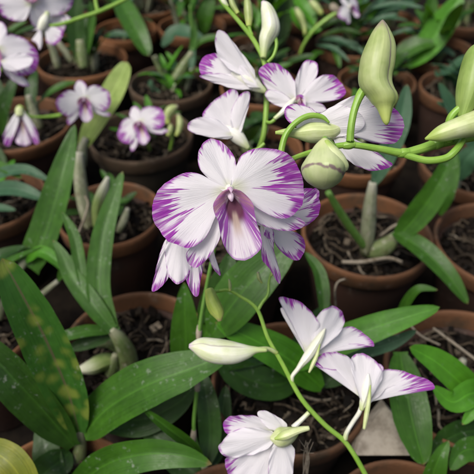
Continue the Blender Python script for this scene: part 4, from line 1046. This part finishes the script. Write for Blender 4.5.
B = bgspray('cluster of blurred white flowers in the top left corner on a thin green stalk', (40, 10, .62))
front_flower(B, Frame((32, 3), .62, .46, rot=170, yaw=10, pitch=20, ref=(230, 190)), 29, .6, .5)
front_flower(B, Frame((52, 14), .64, .22, rot=100, yaw=-20, ref=(230, 190)), 37, .5, .5)
fr = Frame((40, 30), .60)
fl = ftube(B, fr, 'flower', [(48, 12, 0), (44, 22, 0), (40, 30, 0)], [2, 5, 3], CREAMW)
petal(fl, fr, 'sepal', [(28, 32), (34, 30), (40, 32), (42, 42), (40, 50), (37, 44), (31, 40)], (42, 26), .05, z0=0)
petal(fl, fr, 'petal', [(42, 30), (52, 26), (62, 28), (62, 36), (54, 44), (46, 42)], (44, 26), .45, z0=-2, freq=5)
stalk(B, 'stem', [(50, 26, .63), (62, 24, .63), (80, 18, .63), (98, 12, .63), (118, 3, .63), (135, -6, .63)], [3, 3.8, 3.8, 3.8, 3.8, 4])
stalk(B, 'pedicel', [(98, 12, .63), (96, 4, .63), (95, -6, .63)], [4, 3.5, 3])
B = bgspray('drooping white flower like an upturned V at the left above the reddish pot', (20, 110, .68))
fr = Frame((20, 110), .66)
fl = ftube(B, fr, 'flower', [(22, 106, 0), (20, 110, 0), (20, 116, 0)], [2.5, 4.5, 4], CREAM)
petal(fl, fr, 'petal', [(16, 112), (10, 120), (5, 132), (4, 143), (8, 146), (13, 138), (18, 126), (20, 116)], (20, 108), [0, .1, .2, .35, .4, .3, .1, 0], freq=4)
petal(fl, fr, 'petal', [(21, 114), (24, 122), (29, 134), (34, 143), (39, 143), (38, 134), (32, 122), (25, 112)], (20, 108), [0, .1, .3, .4, .45, .35, .15, 0], freq=4)
petal(fl, fr, 'lip', [(17, 124), (14, 136), (15, 143), (22, 145), (29, 142), (26, 132), (22, 122)], (20, 112), .35, z0=-4, mat=LIP, freq=3)
stalk(B, 'stem', [(20, 108, .68), (30, 116, .69), (46, 117, .70), (60, 116, .71)], [3, 2.5, 2.5, 2.5])
B = bgspray('tiny distant white flower at the top centre on an arching green stalk', (345, 8, .88))
front_flower(B, Frame((350, 6), .86, .19, rot=30, yaw=30, ref=(230, 190)), 41, .4, .7)
stalk(B, 'stem', [(300, 54, .92), (304, 44, .91), (314, 30, .90), (330, 17, .89), (344, 9, .88)], [3, 3, 4, 4, 3])
bud(B, [(305, 34, .90), (304, 26, .90), (300, 16, .90), (296, 8, .90)], [3, 5, 8, 4], BUD)
stalk(B, 'pedicel', [(309, 37, .91), (305, 36, .905), (304, 28, .90)], [3, 2.5, 2.5])
tubepart(B, 'bud', [(322, 14, .89), (316, 7, .89), (310, 0, .89)], [4, 8, 4], BUD)
tubepart(B, 'bud', [(340, 12, .885), (334, 8, .885), (332, 4, .885)], [5, 8, 5], TWIG)
B = bgspray('small greenish bud cluster right of the small flower and below the dark mossy pot', (173, 120, .70))
bud(B, [(168, 124, .69), (167, 117, .69), (171, 110, .69), (178, 106, .69)], [4, 8, 10, 3], BUD)
bud(B, [(176, 136, .69), (179, 130, .69), (180, 122, .69), (178, 114, .69)], [3, 6, 7, 3], BUD)
bud(B, [(168, 136, .69), (170, 130, .69), (171, 124, .69)], [4, 6, 3], BUD)
stalk(B, 'stem', [(170, 150, .71), (172, 140, .70), (172, 126, .695)], [3, 3, 3])
# pale curled twig
tw = tubepart(None, 'dry_twig', [(337, 330, .49), (335.5, 305, .475), (335, 290, .46), (338, 282, .458), (345, 279, .457)], [2.0, 2.0, 2.2, 2.4, 2], TWIG, 8)
tw['label'] = 'thin pale curled twig above the long bright leaf'; tw['category'] = 'twig'

# ------------------------------------------------------------------ light, world, camera
w = bpy.data.worlds.new('World'); sc.world = w; w.use_nodes = True
nt = w.node_tree
bg = nt.nodes['Background']
sky = nt.nodes.new('ShaderNodeTexSky'); sky.sky_type = 'NISHITA'; sky.sun_disc = False
SUN_EL, SUN_AZ = math.radians(60), math.radians(-132)   # azimuth clockwise from +Y
sky.sun_elevation = SUN_EL; sky.sun_rotation = SUN_AZ
sky.air_density = 1.0; sky.dust_density = 5.5; sky.ozone_density = .4
nt.links.new(sky.outputs[0], bg.inputs[0]); bg.inputs[1].default_value = .08
sd = bpy.data.lights.new('sun', 'SUN'); sd.energy = 2.0; sd.angle = math.radians(28); sd.color = (1, .97, .93)
so = bpy.data.objects.new('sun', sd); col.objects.link(so)
dirv = Vector((math.sin(SUN_AZ) * math.cos(SUN_EL), math.cos(SUN_AZ) * math.cos(SUN_EL), math.sin(SUN_EL)))
so.rotation_euler = dirv.to_track_quat('Z', 'Y').to_euler(); so.location = (0, 0, 3)

cd = bpy.data.cameras.new('camera'); cam = bpy.data.objects.new('camera', cd); col.objects.link(cam)
cam.location = CAM; cam.rotation_euler = (PI / 2 - PITCH, 0, 0)
cd.sensor_width = 36; cd.lens = 36 * FPX / 474
cd.clip_start = .01; cd.clip_end = 50
cd.dof.use_dof = True; cd.dof.focus_distance = .262; cd.dof.aperture_fstop = 14.5
sc.camera = cam
sc.view_settings.view_transform = 'Standard'; sc.view_settings.look = 'None'
sc.view_settings.exposure = 0.47; sc.view_settings.gamma = 1
sc.render.film_transparent = False
